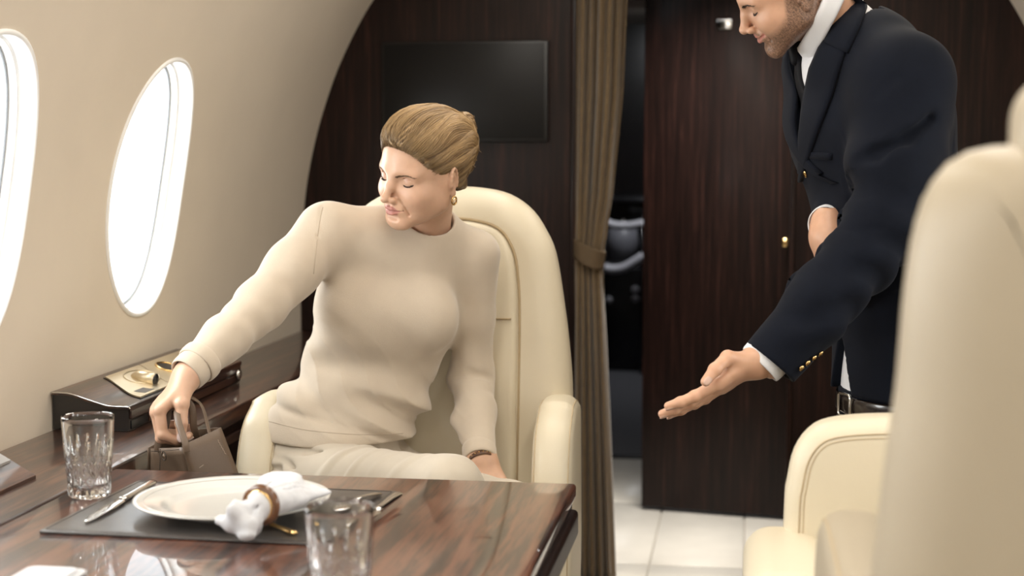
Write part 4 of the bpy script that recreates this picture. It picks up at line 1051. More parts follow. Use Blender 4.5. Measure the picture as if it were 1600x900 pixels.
def hand_ops(S, W, d, n, left, L=0.175, curls=((10, 15, 10),) * 4, spread=(4, 1, -2, -5), thumb=((0.75, 0.65, 0.1), (0.95, 0.30, 0.15), (1, 0.15, 0.2)), wrist_r=0.024, store=None, fat=1.0, back=0.03):
    """adds a hand to solid S: W wrist, d wrist-to-knuckle direction, n palm normal"""
    d = nrm(d); n = nrm(np.asarray(n, float) - d * np.dot(n, d)); t = np.cross(n, d) if left else np.cross(d, n)
    k = L / 0.19; W = np.asarray(W, float)
    kn = 0.088 * k
    S.ecap(W - d * back * k, W + d * 0.012 * k, t, t, wrist_r * 1.12, wrist_r * 0.86, wrist_r * 1.10, wrist_r * 0.80, 0.01, 1.0)
    S.ecap(W + d * 0.010 * k, W + d * (kn - 0.008 * k), t, t, 0.029 * k * fat, 0.0165 * k * fat, 0.0385 * k * fat, 0.0125 * k * fat, 0.02, 0.9)
    S.ecap(W + d * 0.022 * k + t * 0.018 * k + n * 0.007 * k, W + d * 0.058 * k + t * 0.025 * k + n * 0.008 * k, t, t, 0.014 * k, 0.012 * k, 0.012 * k, 0.010 * k, 0.012, 1.0)   # thenar
    S.ecap(W + d * 0.022 * k - t * 0.020 * k + n * 0.006 * k, W + d * 0.065 * k - t * 0.027 * k + n * 0.004 * k, t, t, 0.011 * k, 0.011 * k, 0.010 * k, 0.010 * k, 0.012, 1.0)
    offs = (0.0285, 0.0098, -0.0098, -0.0275); fw = (0.0, 0.005, 0.001, -0.008)
    lens = ((0.043, 0.026, 0.021), (0.047, 0.030, 0.022), (0.043, 0.028, 0.022), (0.034, 0.021, 0.019))
    rad = (0.0092, 0.0094, 0.0090, 0.0078)
    tips = []
    for i in range(4):
        p = W + d * (kn + fw[i] * k) + t * offs[i] * k
        a = math.radians(spread[i]); dd = nrm(d * math.cos(a) + t * math.sin(a)); ang = 0.0
        pts, rs = [p - dd * 0.012 * k, p], [rad[i] * 0.95 * k * fat, rad[i] * 1.08 * k * fat]
        for j in range(3):
            ang += math.radians(curls[i][j]); v = dd * math.cos(ang) + n * math.sin(ang)
            p = p + v * lens[i][j] * k; pts.append(p); rs.append(rad[i] * (0.98, 0.90, 0.74)[j] * k * fat)
        for j in range(4):
            S.cap(pts[j], pts[j + 1], rs[j], rs[j + 1], (0.010 if j == 0 else 0.003) * k)
        for j in (1, 2, 3): S.ell(pts[j], (rs[j] * 1.04,) * 3, 0.004 * k)
        bn = -(dd * math.sin(-ang) + n * math.cos(ang)); 
        vv = dd * math.cos(ang) + n * math.sin(ang); back = nrm(np.cross(np.cross(vv, n if abs(vv @ n) < 0.9 else d), vv)); 
        back = -dd * -math.sin(ang) - n * math.cos(ang) if True else back
        tips.append((pts[4], vv, nrm(back), rs[4]))
    p = W + d * 0.020 * k + t * 0.020 * k + n * 0.006 * k
    pts, rs = [p], [0.0125 * k * fat]
    for (cd, ct, cn), ln, r in zip(thumb, (0.043, 0.033, 0.027), (0.0112, 0.0100, 0.0078)):
        v = nrm(d * cd + t * ct + n * cn); p = p + v * ln * k; pts.append(p); rs.append(r * k * fat)
    for j in range(3): S.cap(pts[j], pts[j + 1], rs[j], rs[j + 1], 0.012 * k if j == 0 else 0.003 * k)
    for j in (1, 2): S.ell(pts[j], (rs[j] * 1.05,) * 3, 0.004 * k)
    tips.append((pts[3], v, nrm(t * 0.8 - n * 0.5 + d * 0.1 - v * np.dot(t * 0.8 - n * 0.5 + d * 0.1, v)), rs[3]))
    if store is not None: store.extend(tips)
    return tips
def nail_ops(S, tips, store, k=1.0):
    for p, v, b, r in tips:
        c = p - v * r * 0.15 + b * r * 0.80; side = np.cross(v, b); R = np.stack([v, side, b], 1)
        S.ell(c, (r * 1.15, r * 0.78, r * 0.30), 0.0006, R); store.append((c, (r * 1.25, r * 0.82, r * 0.45), R))
def join_meshes(name, geos, mat, parent, colors=None):
    V_, F_, n = [], [], 0
    for v, f in geos: V_.append(v); F_.append(f + n); n += len(v)
    return fast_obj(name, np.vstack(V_), np.vstack(F_), mat, parent, np.vstack(colors) if colors is not None else None)
def refined_net(fn, lo, hi, h, levels=4):
    v, f = surface_net(fn, lo, hi, h, levels)
    e = h * 0.5; d = fn(v); g = np.stack([fn(v + np.eye(3)[i] * e) - fn(v - np.eye(3)[i] * e) for i in range(3)], 1) / (2 * e)
    v = v - g * np.clip(d / np.maximum((g * g).sum(1), 0.25), -h * 0.5, h * 0.5)[:, None]
    return v, f
def bounds(pts, pad):
    a = np.array([np.asarray(p, float) for p in pts]); return a.min(0) - pad, a.max(0) + pad
def vnoise(P, s, seed=0):
    """cheap smooth pseudo noise in -1..1"""
    r = np.random.default_rng(seed); out = 0
    for i in range(5):
        k = r.normal(size=3) * s; out = out + np.sin(P @ k + r.uniform(0, 6.28))
    return out / 3.2
def strands_mesh(name, paths, radii, cols, mat, parent, n=5, flat=1.0):
    VV, FF, CC, base = [], [], [], 0
    for P, r, c in zip(paths, radii, cols):
        v, f = tube_geo(P, r, n, (0.3, 0.2, 1), flat)
        VV.append(v); FF += [tuple(i + base for i in q) for q in f]; base += len(v)
        CC.append(np.repeat(np.asarray(c)[None], len(v), 0) if np.ndim(c) == 1 else np.repeat(np.asarray(c), n, 0))
    return fast_obj(name, np.vstack(VV), FF, mat, parent, np.vstack(CC))
# ------------------------------------------------------------------ the woman
J = at
W_R = np.array([[0.82284003, -0.56286266, 0.07822985], [-0.5274497, -0.80769245, -0.26349521], [-0.21149727, -0.1755521, 0.96148342]])
W_T = np.array([-0.60157632, 2.85, 1.18612918]); W_S = 0.9225
woman = empty('person', (-0.66, 2.93, 0.0)); tag(woman, 'seated person in a beige sweater reaching for a taupe handbag', 'person')
wh = Head(W_R, W_T, W_S, False, 0.3)
neck_b = J(664, 366, 2.955); neck_t = wh.to_world((0, -0.022, -0.035))
shR, elR, wrR = J(508, 366, 2.865), J(408, 476, 2.705), J(300, 577, 2.545)
shL, elL, wrL = J(744, 398, 2.985), J(737, 588, 3.03), J(749, 708, 2.875)
chest = J(622, 425, 2.95); bust = J(606, 487, 2.945); waist = J(568, 603, 2.945); hip = J(527, 690, 2.925); pelv = J(522, 735, 2.93)
hipR, knR = J(448, 752, 2.885), J(702, 765, 2.66); hipL, knL = J(602, 755, 3.00), J(800, 806, 2.76)
u_ch = nrm(shL - shR); u_w = nrm((1.0, 0.05, -0.02)); u_h = nrm((0.93, 0.36, 0.0))
# skin: head, neck, hands; plain limbs under the clothes
nails = []
def face_fn(P):
    d = wh.dist(P)
    q = wh.to_local(P)
    dn = d_cap(P, neck_b - (neck_t - neck_b) * 0.35, neck_t, 0.050, 0.046)
    d = smin(d, dn, 0.018)
    d = smin(d, d_cap(P, shR, shL, 0.03, 0.03), 0.03)
    return d
HR = Solid(); dR = J(247, 640, 2.505) - J(298, 582, 2.54)
tipsR = hand_ops(HR, J(297, 583, 2.54), dR, (0.75, 0.35, -0.55), False, 0.182, ((48, 62, 35), (52, 68, 35), (56, 70, 38), (58, 70, 40)), (3, 1, -1, -3), ((0.70, 0.42, 0.30), (0.80, 0.10, 0.62), (0.74, -0.06, 0.70)), 0.0250, None, 1.06, 0.004)
HR.cap(J(297, 583, 2.54), wrR + (elR - wrR) * 0.25, 0.021, 0.024, 0.02)
nail_ops(HR, tipsR, nails)
HL = Solid(); dL = J(770, 770, 2.825) - J(751, 712, 2.865)
tipsL = hand_ops(HL, J(751, 713, 2.868), dL, (-0.45, 0.85, 0.1), True, 0.170, ((18, 22, 15), (22, 24, 15), (26, 26, 15), (30, 28, 15)), (5, 2, -2, -6), ((0.8, 0.6, 0.15), (0.95, 0.3, 0.15), (1, 0.1, 0.2)), 0.0225, None, 1.0, 0.004)
HL.cap(J(751, 713, 2.868), wrL + (elL - wrL) * 0.25, 0.021, 0.024, 0.02)
nail_ops(HL, tipsL, nails)
BODY = Solid()
BODY.ecap(chest, waist, u_ch, u_w, 0.125, 0.085, 0.105, 0.075, 0.02).ecap(waist, pelv, u_w, u_h, 0.100, 0.070, 0.105, 0.075, 0.03)
BODY.chain([shR, elR, wrR], [0.04, 0.034, 0.024], 0.03).chain([shL, elL, wrL], [0.035, 0.030, 0.022], 0.03)
ftR, ftL = V(knR[0] - 0.02, knR[1] + 0.02, 0.09), V(knL[0] - 0.02, knL[1] + 0.02, 0.09)
BODY.chain([hipR, knR, ftR], [0.065, 0.045, 0.03], 0.03).chain([hipL, knL, ftL], [0.065, 0.045, 0.03], 0.03)
BODY.cap(ftR, ftR + V(0.02, -0.13, -0.045), 0.03, 0.024, 0.03).cap(ftL, ftL + V(0.02, -0.13, -0.045), 0.03, 0.024, 0.03)
geos, cols = [], []
SK = np.array([0.62, 0.385, 0.265]); LIP = np.array([0.47, 0.20, 0.165]); NAIL = np.array([0.70, 0.56, 0.52])
lo, hi = bounds([wh.to_world(p) for p in ((0.09, -0.11, -0.115), (-0.09, 0.125, 0.125), (0.09, 0.125, -0.115), (-0.09, -0.11, 0.125), (0.09, 0.125, 0.125))] + [neck_b - V(0, 0, 0.02)], 0.01)
v, f = refined_net(face_fn, lo, hi, 0.0016); geos.append((v, f))
q = wh.to_local(v); c = np.repeat(SK[None], len(v), 0)
lm = np.min([d_cap(q, a, b, ra, rb) for a, b, ra, rb in wh.lips], 0)
m_ = np.clip(1 - (lm - 0.0008) / 0.0010, 0, 1)[:, None] * (q[:, 1] > 0.07)[:, None]; c = c * (1 - m_) + LIP * m_
ck = np.exp(-(((np.abs(q[:, 0]) - 0.040) / 0.02) ** 2 + ((q[:, 2] + 0.03) / 0.018) ** 2) - ((q[:, 1] - 0.06) / 0.03) ** 2)[:, None]
c = c * (1 - 0.15 * ck) + np.array([0.62, 0.32, 0.24]) * 0.15 * ck
ld = np.exp(-(((np.abs(q[:, 0]) - 0.0315) / 0.013) ** 2 + ((q[:, 2] - 0.001) / 0.007) ** 2))[:, None] * (q[:, 1] > 0.06)[:, None]
c = c * (1 - 0.35 * ld) + np.array([0.36, 0.20, 0.14]) * 0.35 * ld                      # eye shadow make-up
cols.append(c)
for S, W0, tips in ((HR, J(297, 583, 2.54), tipsR), (HL, J(751, 713, 2.868), tipsL)):
    lo, hi = bounds([W0] + [t[0] for t in tips] + [t[0] - t[1] * 0.05 for t in tips], 0.045)
    v, f = refined_net(S, lo, hi, 0.0016); geos.append((v, f)); c = np.repeat(SK[None] * 0.97, len(v), 0)
    for cc, rr, R_ in nails:
        m_ = np.clip(-d_ell(v, cc, rr, R_) / 0.0004, 0, 1)[:, None]; c = c * (1 - m_) + NAIL * m_
    cols.append(c)
lo, hi = bounds([shR, elR, wrR, shL, elL, wrL, hipR, knR, hipL, knL, ftR, ftL, ftR + V(0, -0.13, -0.05), ftL + V(0, -0.13, -0.05)], 0.12)
v, f = surface_net(BODY, lo, hi, 0.007, 3); geos.append((v, f)); cols.append(np.repeat(SK[None], len(v), 0))
join_meshes('body', geos, M['skin'], woman, cols)

# sweater
SW = Solid()
SW.ecap(chest + V(0, 0, 0.015), bust, u_ch, u_ch, 0.142, 0.092, 0.139, 0.100, 0.02, 0.9)
SW.ecap(bust, waist, u_ch, u_w, 0.137, 0.098, 0.121, 0.088, 0.03, 0.9)
SW.ecap(waist, hip, u_w, u_h, 0.121, 0.088, 0.150, 0.110, 0.03, 0.9)
SW.ecap(hip, pelv, u_h, u_h, 0.150, 0.110, 0.158, 0.116, 0.02, 0.9)
for a_, s_ in ((J(560, 492, 2.87), 1), (J(668, 496, 2.885), 1)): SW.ell(a_, (0.056, 0.044, 0.058), 0.06)
SW.cap(neck_b - V(0, 0, 0.005), shR + V(0.015, 0, 0.004), 0.060, 0.050, 0.05).cap(neck_b - V(0, 0, 0.005), shL + V(-0.02, 0, 0.0), 0.058, 0.042, 0.05)
SW.cap(shR, shR + (elR - shR) * 0.5, 0.057, 0.052, 0.035); SW.cap(shR + (elR - shR) * 0.5, elR, 0.052, 0.046, 0.02)
SW.cap(elR, elR + (wrR - elR) * 0.55, 0.045, 0.039, 0.02); SW.cap(elR + (wrR - elR) * 0.55, wrR, 0.039, 0.032, 0.02)
SW.cap(shL, shL + (elL - shL) * 0.5, 0.048, 0.041, 0.03); SW.cap(shL + (elL - shL) * 0.5, elL, 0.040, 0.043, 0.02)
SW.cap(elL, elL + (wrL - elL) * 0.5, 0.043, 0.039, 0.02); SW.cap(elL + (wrL - elL) * 0.5, wrL, 0.038, 0.031, 0.02)
# folds
def ridges(S, rows, k=0.012):
    for pts, r, dep in rows:
        P_ = [J(*p) for p in pts]; S.chain(catmull(P_, 3), [r] * ((len(P_) - 1) * 3 + 1), k)
def axis_of(a, b): return nrm(b - a)
aR = axis_of(elR, wrR); aRu = axis_of(shR, elR); aL = axis_of(elL, wrL); aLu = axis_of(shL, elL)
def sleeve_folds(P):
    out = np.zeros(len(P))
    for a, b, amp, fr, ph in ((shR, elR, 0.0030, 95, 0.3), (elR, wrR, 0.0022, 130, 1.2), (shL, elL, 0.0015, 90, 0.0), (elL, wrL, 0.0012, 120, 2.0)):
        ab = b - a; L = np.linalg.norm(ab); w = ab / L; s = (P - a) @ w; rad = np.linalg.norm(P - a - np.clip(s, 0, L)[:, None] * w, axis=1)
        m = (rad < 0.075) & (s > -0.02) & (s < L)
        if not m.any(): continue
        e1 = nrm(np.cross(w, (0.3, 0.9, 0.1))); e2 = np.cross(w, e1); q = P[m] - a
        th = np.arctan2(q @ e2, q @ e1); t = s[m] / L
        env = np.exp(-((t - (0.92 if b is elR or b is elL else 0.30)) / 0.34) ** 2) * np.clip((1.0 - t) * 8, 0, 1)
        out[m] += -amp * env * (np.sin(s[m] * fr + 1.4 * np.sin(th + ph) + ph) * (0.6 + 0.4 * np.sin(th * 2 + ph)))
    return out
def torso_folds(P):
    w = nrm(hip - bust); s = (P - bust) @ w; L = np.linalg.norm(hip - bust)
    env = np.exp(-((s / L - 0.62) / 0.34) ** 2)
    dx = P[:, 0] - waist[0]
    g = np.sin(s * 78 + 14 * dx + 2.2 * np.sin(dx * 16 + 1.0) + 1.2 * np.sin(P[:, 1] * 20)) * 0.0050 + np.sin(s * 46 - 26 * dx + 1.5 * np.sin(s * 30)) * 0.0055
    near = np.clip((0.24 - np.linalg.norm((P - waist) * np.array([1, 1, 0.0]), axis=1)) * 10, 0, 1)
    h2 = np.sin(s * 62 - 34 * dx + 1.8 * np.sin(s * 24 + dx * 12)); h2 = np.abs(h2) ** 0.5 - 0.7
    tt = s / L + 0.05 * np.sin(dx * 9 + 0.6)
    roll_ = (0.0065 * np.exp(-((tt - 0.74) / 0.055) ** 2) - 0.0050 * np.exp(-((tt - 0.845) / 0.028) ** 2) + 0.004 * np.exp(-((tt - 0.56) / 0.05) ** 2)) * near
    return -roll_ - g * env * near + 0.0052 * h2 * np.exp(-((s / L - 0.60) / 0.30) ** 2) * near
SW.disp(sleeve_folds); SW.disp(torso_folds); SW.disp(lambda P: 0.0012 * vnoise(P, 34, 5))
# larger drawn folds (waist roll, elbow creases, armhole seams)
SW.groove([J(698, 592, 2.985), J(732, 584, 2.972), J(774, 592, 3.0)], 0.002, 0.018)
# armhole seam on the image-left shoulder
SW.groove([J(502, 322, 2.83), J(497, 360, 2.79), J(494, 400, 2.79), J(492, 432, 2.80)], 0.0018, 0.004)
# hem, neck opening, cuffs
SW.cut(lambda P: d_half(P, J(530, 690, 2.86), (-0.03, 0.10, -1.0)), 0.004)
SW.scap(neck_b - (neck_t - neck_b) * 0.30, neck_b + (neck_t - neck_b) * 1.2, 0.0505, 0.056, 0.006)
SW.cut(lambda P: np.where(np.linalg.norm(P - wrR, axis=1) < 0.10, (P - (wrR + aR * 0.012)) @ aR, -1.0), 0.0)
SW.cut(lambda P: np.where(np.linalg.norm(P - wrL, axis=1) < 0.10, (P - (wrL + aL * 0.010)) @ aL, -1.0), 0.0)
SW.scap(wrR - aR * 0.004, wrR + aR * 0.05, 0.0275, 0.0285, 0.002); SW.scap(wrL + aL * 0.004, wrL + aL * 0.05, 0.0235, 0.0265, 0.002)
lo, hi = bounds([shR, elR, wrR, shL, elL, wrL, hip, pelv, neck_b, bust], 0.16)
sweater = net_obj('sweater', SW, lo, hi, 0.0036, M['knit'], woman, 4)
# ribbed collar, cuffs and hem as their own pieces
def rib_ring(name, pts, width, thick, mat, parent, wdir=None, n=14):
    P = catmull(pts, 10, True); m = len(P); cen = P.mean(0)
    T = np.roll(P, -1, 0) - np.roll(P, 1, 0); T /= np.linalg.norm(T, axis=1)[:, None]
    A = np.array(wdir)[None] if wdir is not None else None
    vv, ff = [], []
    for i in range(m):
        a = nrm(A[0] - T[i] * (A[0] @ T[i])); b = nrm(np.cross(T[i], a))
        for k in range(n):
            t = 2 * math.pi * k / n; vv.append(P[i] + a * (width / 2 * math.copysign(abs(math.cos(t)) ** 0.7, math.cos(t))) + b * (thick / 2 * math.sin(t)))
    for i in range(m):
        for k in range(n): ff.append((i * n + k, i * n + (k + 1) % n, ((i + 1) % m) * n + (k + 1) % n, ((i + 1) % m) * n + k))
    return fast_obj(name, np.array(vv), ff, mat, parent)
nd = nrm(neck_t - neck_b)
def ring_pts(c, ax, r, squash=1.0, n=14, e=None):
    e1 = nrm(np.cross(ax, e if e is not None else (0.2, 1, 0.1))); e2 = np.cross(ax, e1)
    return [c + e1 * r * math.cos(t) + e2 * r * squash * math.sin(t) for t in np.arange(n) * 2 * math.pi / n]
col_c = neck_b + nd * 0.004
e1_ = nrm(np.cross(nd, (0, 1, 0))); e2_ = np.cross(nd, e1_)
tilt = nrm(nd + V(0.0, 0.42, 0.0))
rib_ring('collar', [p - nd * (0.020 * max(0, -nrm(p - col_c)[1])) for p in ring_pts(col_c, tilt, 0.0565, 1.0, 20)], 0.019, 0.0075, M['knit'], sweater, nrm(nd + V(0, 0, 0.0)))
cR = [wrR + aR * 0.006]
rib_ring('cuff', ring_pts(wrR + aR * 0.000, aR, 0.0305), 0.036, 0.0065, M['knit'], sweater, aR)
rib_ring('cuff', ring_pts(wrR - aR * 0.022, aR, 0.0355, 0.95), 0.026, 0.0065, M['knit'], sweater, aR)
rib_ring('cuff', ring_pts(wrL - aL * 0.001, aL, 0.0292), 0.036, 0.0085, M['knit'], sweater, aL)

# trousers
TR = Solid()
TR.ecap(hip + V(0, 0, 0.03), pelv, u_h, u_h, 0.124, 0.094, 0.146, 0.108, 0.02, 0.9)
TR.cap(hipR, knR, 0.081, 0.058, 0.05); TR.cap(hipL, knL, 0.080, 0.058, 0.04)
TR.cap(knR, ftR + V(0, 0, 0.02), 0.058, 0.050, 0.03); TR.cap(knL, ftL + V(0, 0, 0.02), 0.058, 0.050, 0.03)
def thigh_folds(P):
    ab = knR - hipR; L = np.linalg.norm(ab); w = ab / L; s = (P - hipR) @ w; t = s / L
    h = P[:, 2] - (hipR[2] + (knR[2] - hipR[2]) * np.clip(t, 0, 1)); y = P[:, 1] - (hipR[1] + (knR[1] - hipR[1]) * np.clip(t, 0, 1))
    a = np.arctan2(h, -y)
    m = np.clip(1 - np.abs(t - 0.5) * 1.6, 0, 1) * (np.abs(y) < 0.13)
    wv = np.sin(s * 95 - 2.6 * a + 1.6 * np.sin(s * 23)); wv = np.maximum(wv, 0) ** 2.5
    return -0.0062 * m * wv * (0.6 + 0.4 * np.sin(s * 31 + 2))
TR.disp(thigh_folds)
TR.disp(lambda P: 0.0015 * vnoise(P, 40, 21))
for g_ in ([(404, 704, 2.83), (440, 716, 2.80), (470, 738, 2.785)], [(402, 728, 2.83), (436, 734, 2.80), (452, 756, 2.79)], [(660, 762, 2.585), (690, 738, 2.59), (716, 726, 2.60)], [(430, 700, 2.815), (480, 706, 2.80), (520, 712, 2.79)]):
    TR.groove([J(*p) for p in g_], 0.003, 0.014)
lo, hi = bounds([hip, pelv, hipR, hipL, knR, knL, ftR, ftL], 0.16)
w_trousers = net_obj('trousers', TR, lo, hi, 0.0036, M['twill'], woman, 4)
for ft in (ftR, ftL):
    SH = Solid(); SH.cap(ft + V(0, 0.02, -0.045), ft + V(0.02, -0.14, -0.06), 0.036, 0.028, 0.02).cap(ft + V(0, 0.02, -0.045), ft + V(0, 0.01, 0.0), 0.034, 0.036, 0.02)
    SH.cut(lambda P: 0.002 - P[:, 2]); lo, hi = bounds([ft, ft + V(0.02, -0.14, -0.09)], 0.06); net_obj('shoe', SH, lo, hi, 0.005, M['taupe_leather'], woman, 3)

# bracelet and earrings
bc = wrL + aL * 0.021
M['bracelet'] = mat_plain('brown_bracelet_leather', (0.10, 0.045, 0.022), 0.4, 0.4, 150)
br_ = rib_ring('bracelet', ring_pts(bc, nrm(aL + V(0.15, 0, 0)), 0.0265, 0.92), 0.010, 0.0042, M['bracelet'], woman, aL)
for k in range(22):
    p_ = ring_pts(bc, nrm(aL + V(0.15, 0, 0)), 0.0288, 0.92, 22)[k]
    v, f = lathe_geo([(0.0004, -0.0015), (0.0015, 0), (0.0004, 0.0015)], 6); fast_obj('bracelet_stud', np.array(v) + p_, f, M['gold'], br_)
for i, e_ in enumerate(wh.ear_c):
    c_ = np.array(e_) + V((1 if i else -1) * 0.002, 0.004, -0.008)
    P_ = np.array([wh.to_world(c_ + V(0, 0.0066 * math.sin(t), 0.0085 * math.cos(t))) for t in np.arange(28) * 2 * math.pi / 28])
    v, f = tube_geo(P_, 0.0017, 8, (1, 0, 0), 1.0, True); er_ = fast_obj('earring', v, f, M['gold'], woman)
    P_ = np.array([wh.to_world(c_ + V((1 if i else -1) * 0.0022, -0.001 + 0.0040 * math.sin(t), -0.002 + 0.0052 * math.cos(t))) for t in np.arange(24) * 2 * math.pi / 24])
    v, f = tube_geo(P_, 0.0011, 8, (1, 0, 0), 1.0, True); fast_obj('inner_hoop', v, f, M['gold'], er_)

# brows and lashes
def brow_lash(h, parent, brow_col, lash_col, thick=1.0):
    rg_ = np.random.default_rng(4)
    for x in (-1, 1):
        paths, rad, col = [], [], []
        B = catmull([(x * 0.0125, 0.085, 0.0125), (x * 0.024, 0.083, 0.0150), (x * 0.036, 0.077, 0.0165), (x * 0.0490, 0.066, 0.0140)], 20)
        B = h.on_surface(B, 0.0003)
        NB = 170; ii = rg_.integers(0, len(B) - 3, NB); tt = ii / len(B)
        o = rg_.normal(0, 0.0011, (NB, 3)) * ((1.15 - tt) * thick)[:, None]
        d_ = B[np.minimum(ii + 3, len(B) - 1)] - B[ii] + np.stack([0 * tt, 0 * tt, 0.0012 * (0.7 - tt)], 1); d_ /= np.linalg.norm(d_, axis=1)[:, None]
        p0 = B[ii] + o; Q = np.stack([p0, p0 + d_ * 0.0025, p0 + d_ * 0.0048], 1).reshape(-1, 3)
        Q = h.to_world(h.on_surface(Q, 0.0005)).reshape(NB, 3, 3)
        for k in range(NB): paths.append(Q[k]); rad.append(np.array([0.00030, 0.00026, 0.0001])); col.append(brow_col)
        strands_mesh('eyebrow', paths, rad, col, M['hair'], parent, 4)
    for x in (-1, 1):
        paths, rad, col = [], [], []
        ph_ = np.linspace(-1.22, 1.22, 41); el_ = -0.62 + 0.34 * (ph_ / 1.12) ** 2 + 0.06 * ph_ / 1.12
        L_ = np.stack([x * 0.0315 + x * 0.0152 * np.sin(ph_) * np.cos(el_), 0.0655 + 0.0148 * np.cos(ph_) * np.cos(el_), -0.0015 + 0.0136 * np.sin(el_)], 1)
        L_ = h.on_surface(L_, 0.0002); paths.append(h.to_world(L_)); rad.append(thick * 0.00040 + thick * 0.00050 * np.sin(np.linspace(0.35, 2.9, len(L_)))); col.append(lash_col)
        for k in range(len(L_)):
            t_ = k / (len(L_) - 1); d_ = nrm((x * (t_ - 0.35) * 0.9, 0.9, -0.75)); ln = 0.0022 + 0.0030 * t_
            paths.append(h.to_world(np.array([L_[k], L_[k] + d_ * ln * 0.6, L_[k] + d_ * ln + np.array([0, 0, 0.0010])]))); rad.append([0.0003, 0.00022, 0.00006]); col.append(lash_col)
        strands_mesh('eyelashes', paths, rad, col, M['hair'], parent, 4)
brow_lash(wh, woman, np.array([0.13, 0.075, 0.040]), np.array([0.012, 0.008, 0.006]))

# hair: a swept-back shell with strands gathered into a twist
HA = Solid()
HA.ell((0, -0.014, 0.046), (0.081, 0.104, 0.088), 0.02)
HA.ell((0, 0.030, 0.078), (0.060, 0.056, 0.046), 0.03)
HA.ell((0.0, -0.090, 0.040), (0.040, 0.040, 0.050), 0.035)
HA.cap((0.0, -0.118, 0.085), (0.004, -0.110, -0.005), 0.020, 0.024, 0.012)
HA.ell((0, -0.040, -0.030), (0.066, 0.058, 0.050), 0.02)
def hairline(P):
    # keep hair behind this surface: forehead line, temple, in front of the ear, nape
    x = np.abs(P[:, 0]); y, z = P[:, 1], P[:, 2]
    yl = np.interp(z, [-0.08, -0.035, 0.000, 0.020, 0.040, 0.056, 0.070, 0.085, 0.12], [-0.050, -0.034, 0.020, 0.042, 0.058, 0.073, 0.090, 0.12, 0.14])
    front = (y - yl) * 0.75
    ear = d_ell(P * np.array([1, 1, 1]), (0, -0.008, -0.008), (0.2, 0.020, 0.030))
    return np.maximum(front, -0.066 - z)
HA_full = HA
class Cut:
    def __call__(s, P): 
        d = HA_full(P) + locks(P)
        hl = hairline(P); d = smax(d, hl, 0.006)
        d = smax(d, wh.H(P) - (0.0015 + 1.0 * np.maximum(-hl, 0)), 0.006)
        e = np.minimum(d_ell(P, (0.078, -0.012, -0.010), (0.022, 0.019, 0.029)), d_ell(P, (-0.078, -0.012, -0.010), (0.022, 0.019, 0.029)))
        d = smax(d, -e, 0.006)
        g = 0.0009 * np.sin(np.arctan2(P[:, 2] - 0.03, np.abs(P[:, 0]) + 0.02) * 60 + 6 * np.sin(P[:, 1] * 20)) * np.clip(-hl / 0.03, 0, 1)
        return d + g
hc = Cut()
def locks(P):
    a = np.arctan2(P[:, 2] - 0.03, np.abs(P[:, 0]) + 0.02)
    return 0.0012 * np.sin(a * 15 + 2.5 * np.sin(P[:, 1] * 22 + P[:, 0] * 15)) * np.clip((0.09 - P[:, 1]) / 0.06, 0, 1)
def shell(P):
    return smax(HA_full(P) + locks(P), wh.H(P) - (0.0012 + 1.0 * np.maximum(-hairline(P), 0)), 0.006)
v, f = refined_net(hc, (-0.10, -0.16, -0.10), (0.10, 0.11, 0.16), 0.0022, 4)
ang = np.arctan2(v[:, 2] - 0.03, np.abs(v[:, 0]) + 0.02)
tone = 0.5 + 0.5 * np.sin(ang * 43 + 5 * np.sin(v[:, 1] * 25)) * np.sin(ang * 17 + 1)
DK, LT = np.array([0.145, 0.082, 0.034]), np.array([0.42, 0.28, 0.135])
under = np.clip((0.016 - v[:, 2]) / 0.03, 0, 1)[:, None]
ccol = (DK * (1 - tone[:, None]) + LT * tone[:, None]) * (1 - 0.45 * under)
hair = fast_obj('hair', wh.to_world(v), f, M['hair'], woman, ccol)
rg_ = np.random.default_rng(11)
paths, rad, col = [], [], []
def lift(p, off):
    return wh.on_surface(p, off, shell)
jobs = []                                          # (points, offset, radii, colour, wiggle)
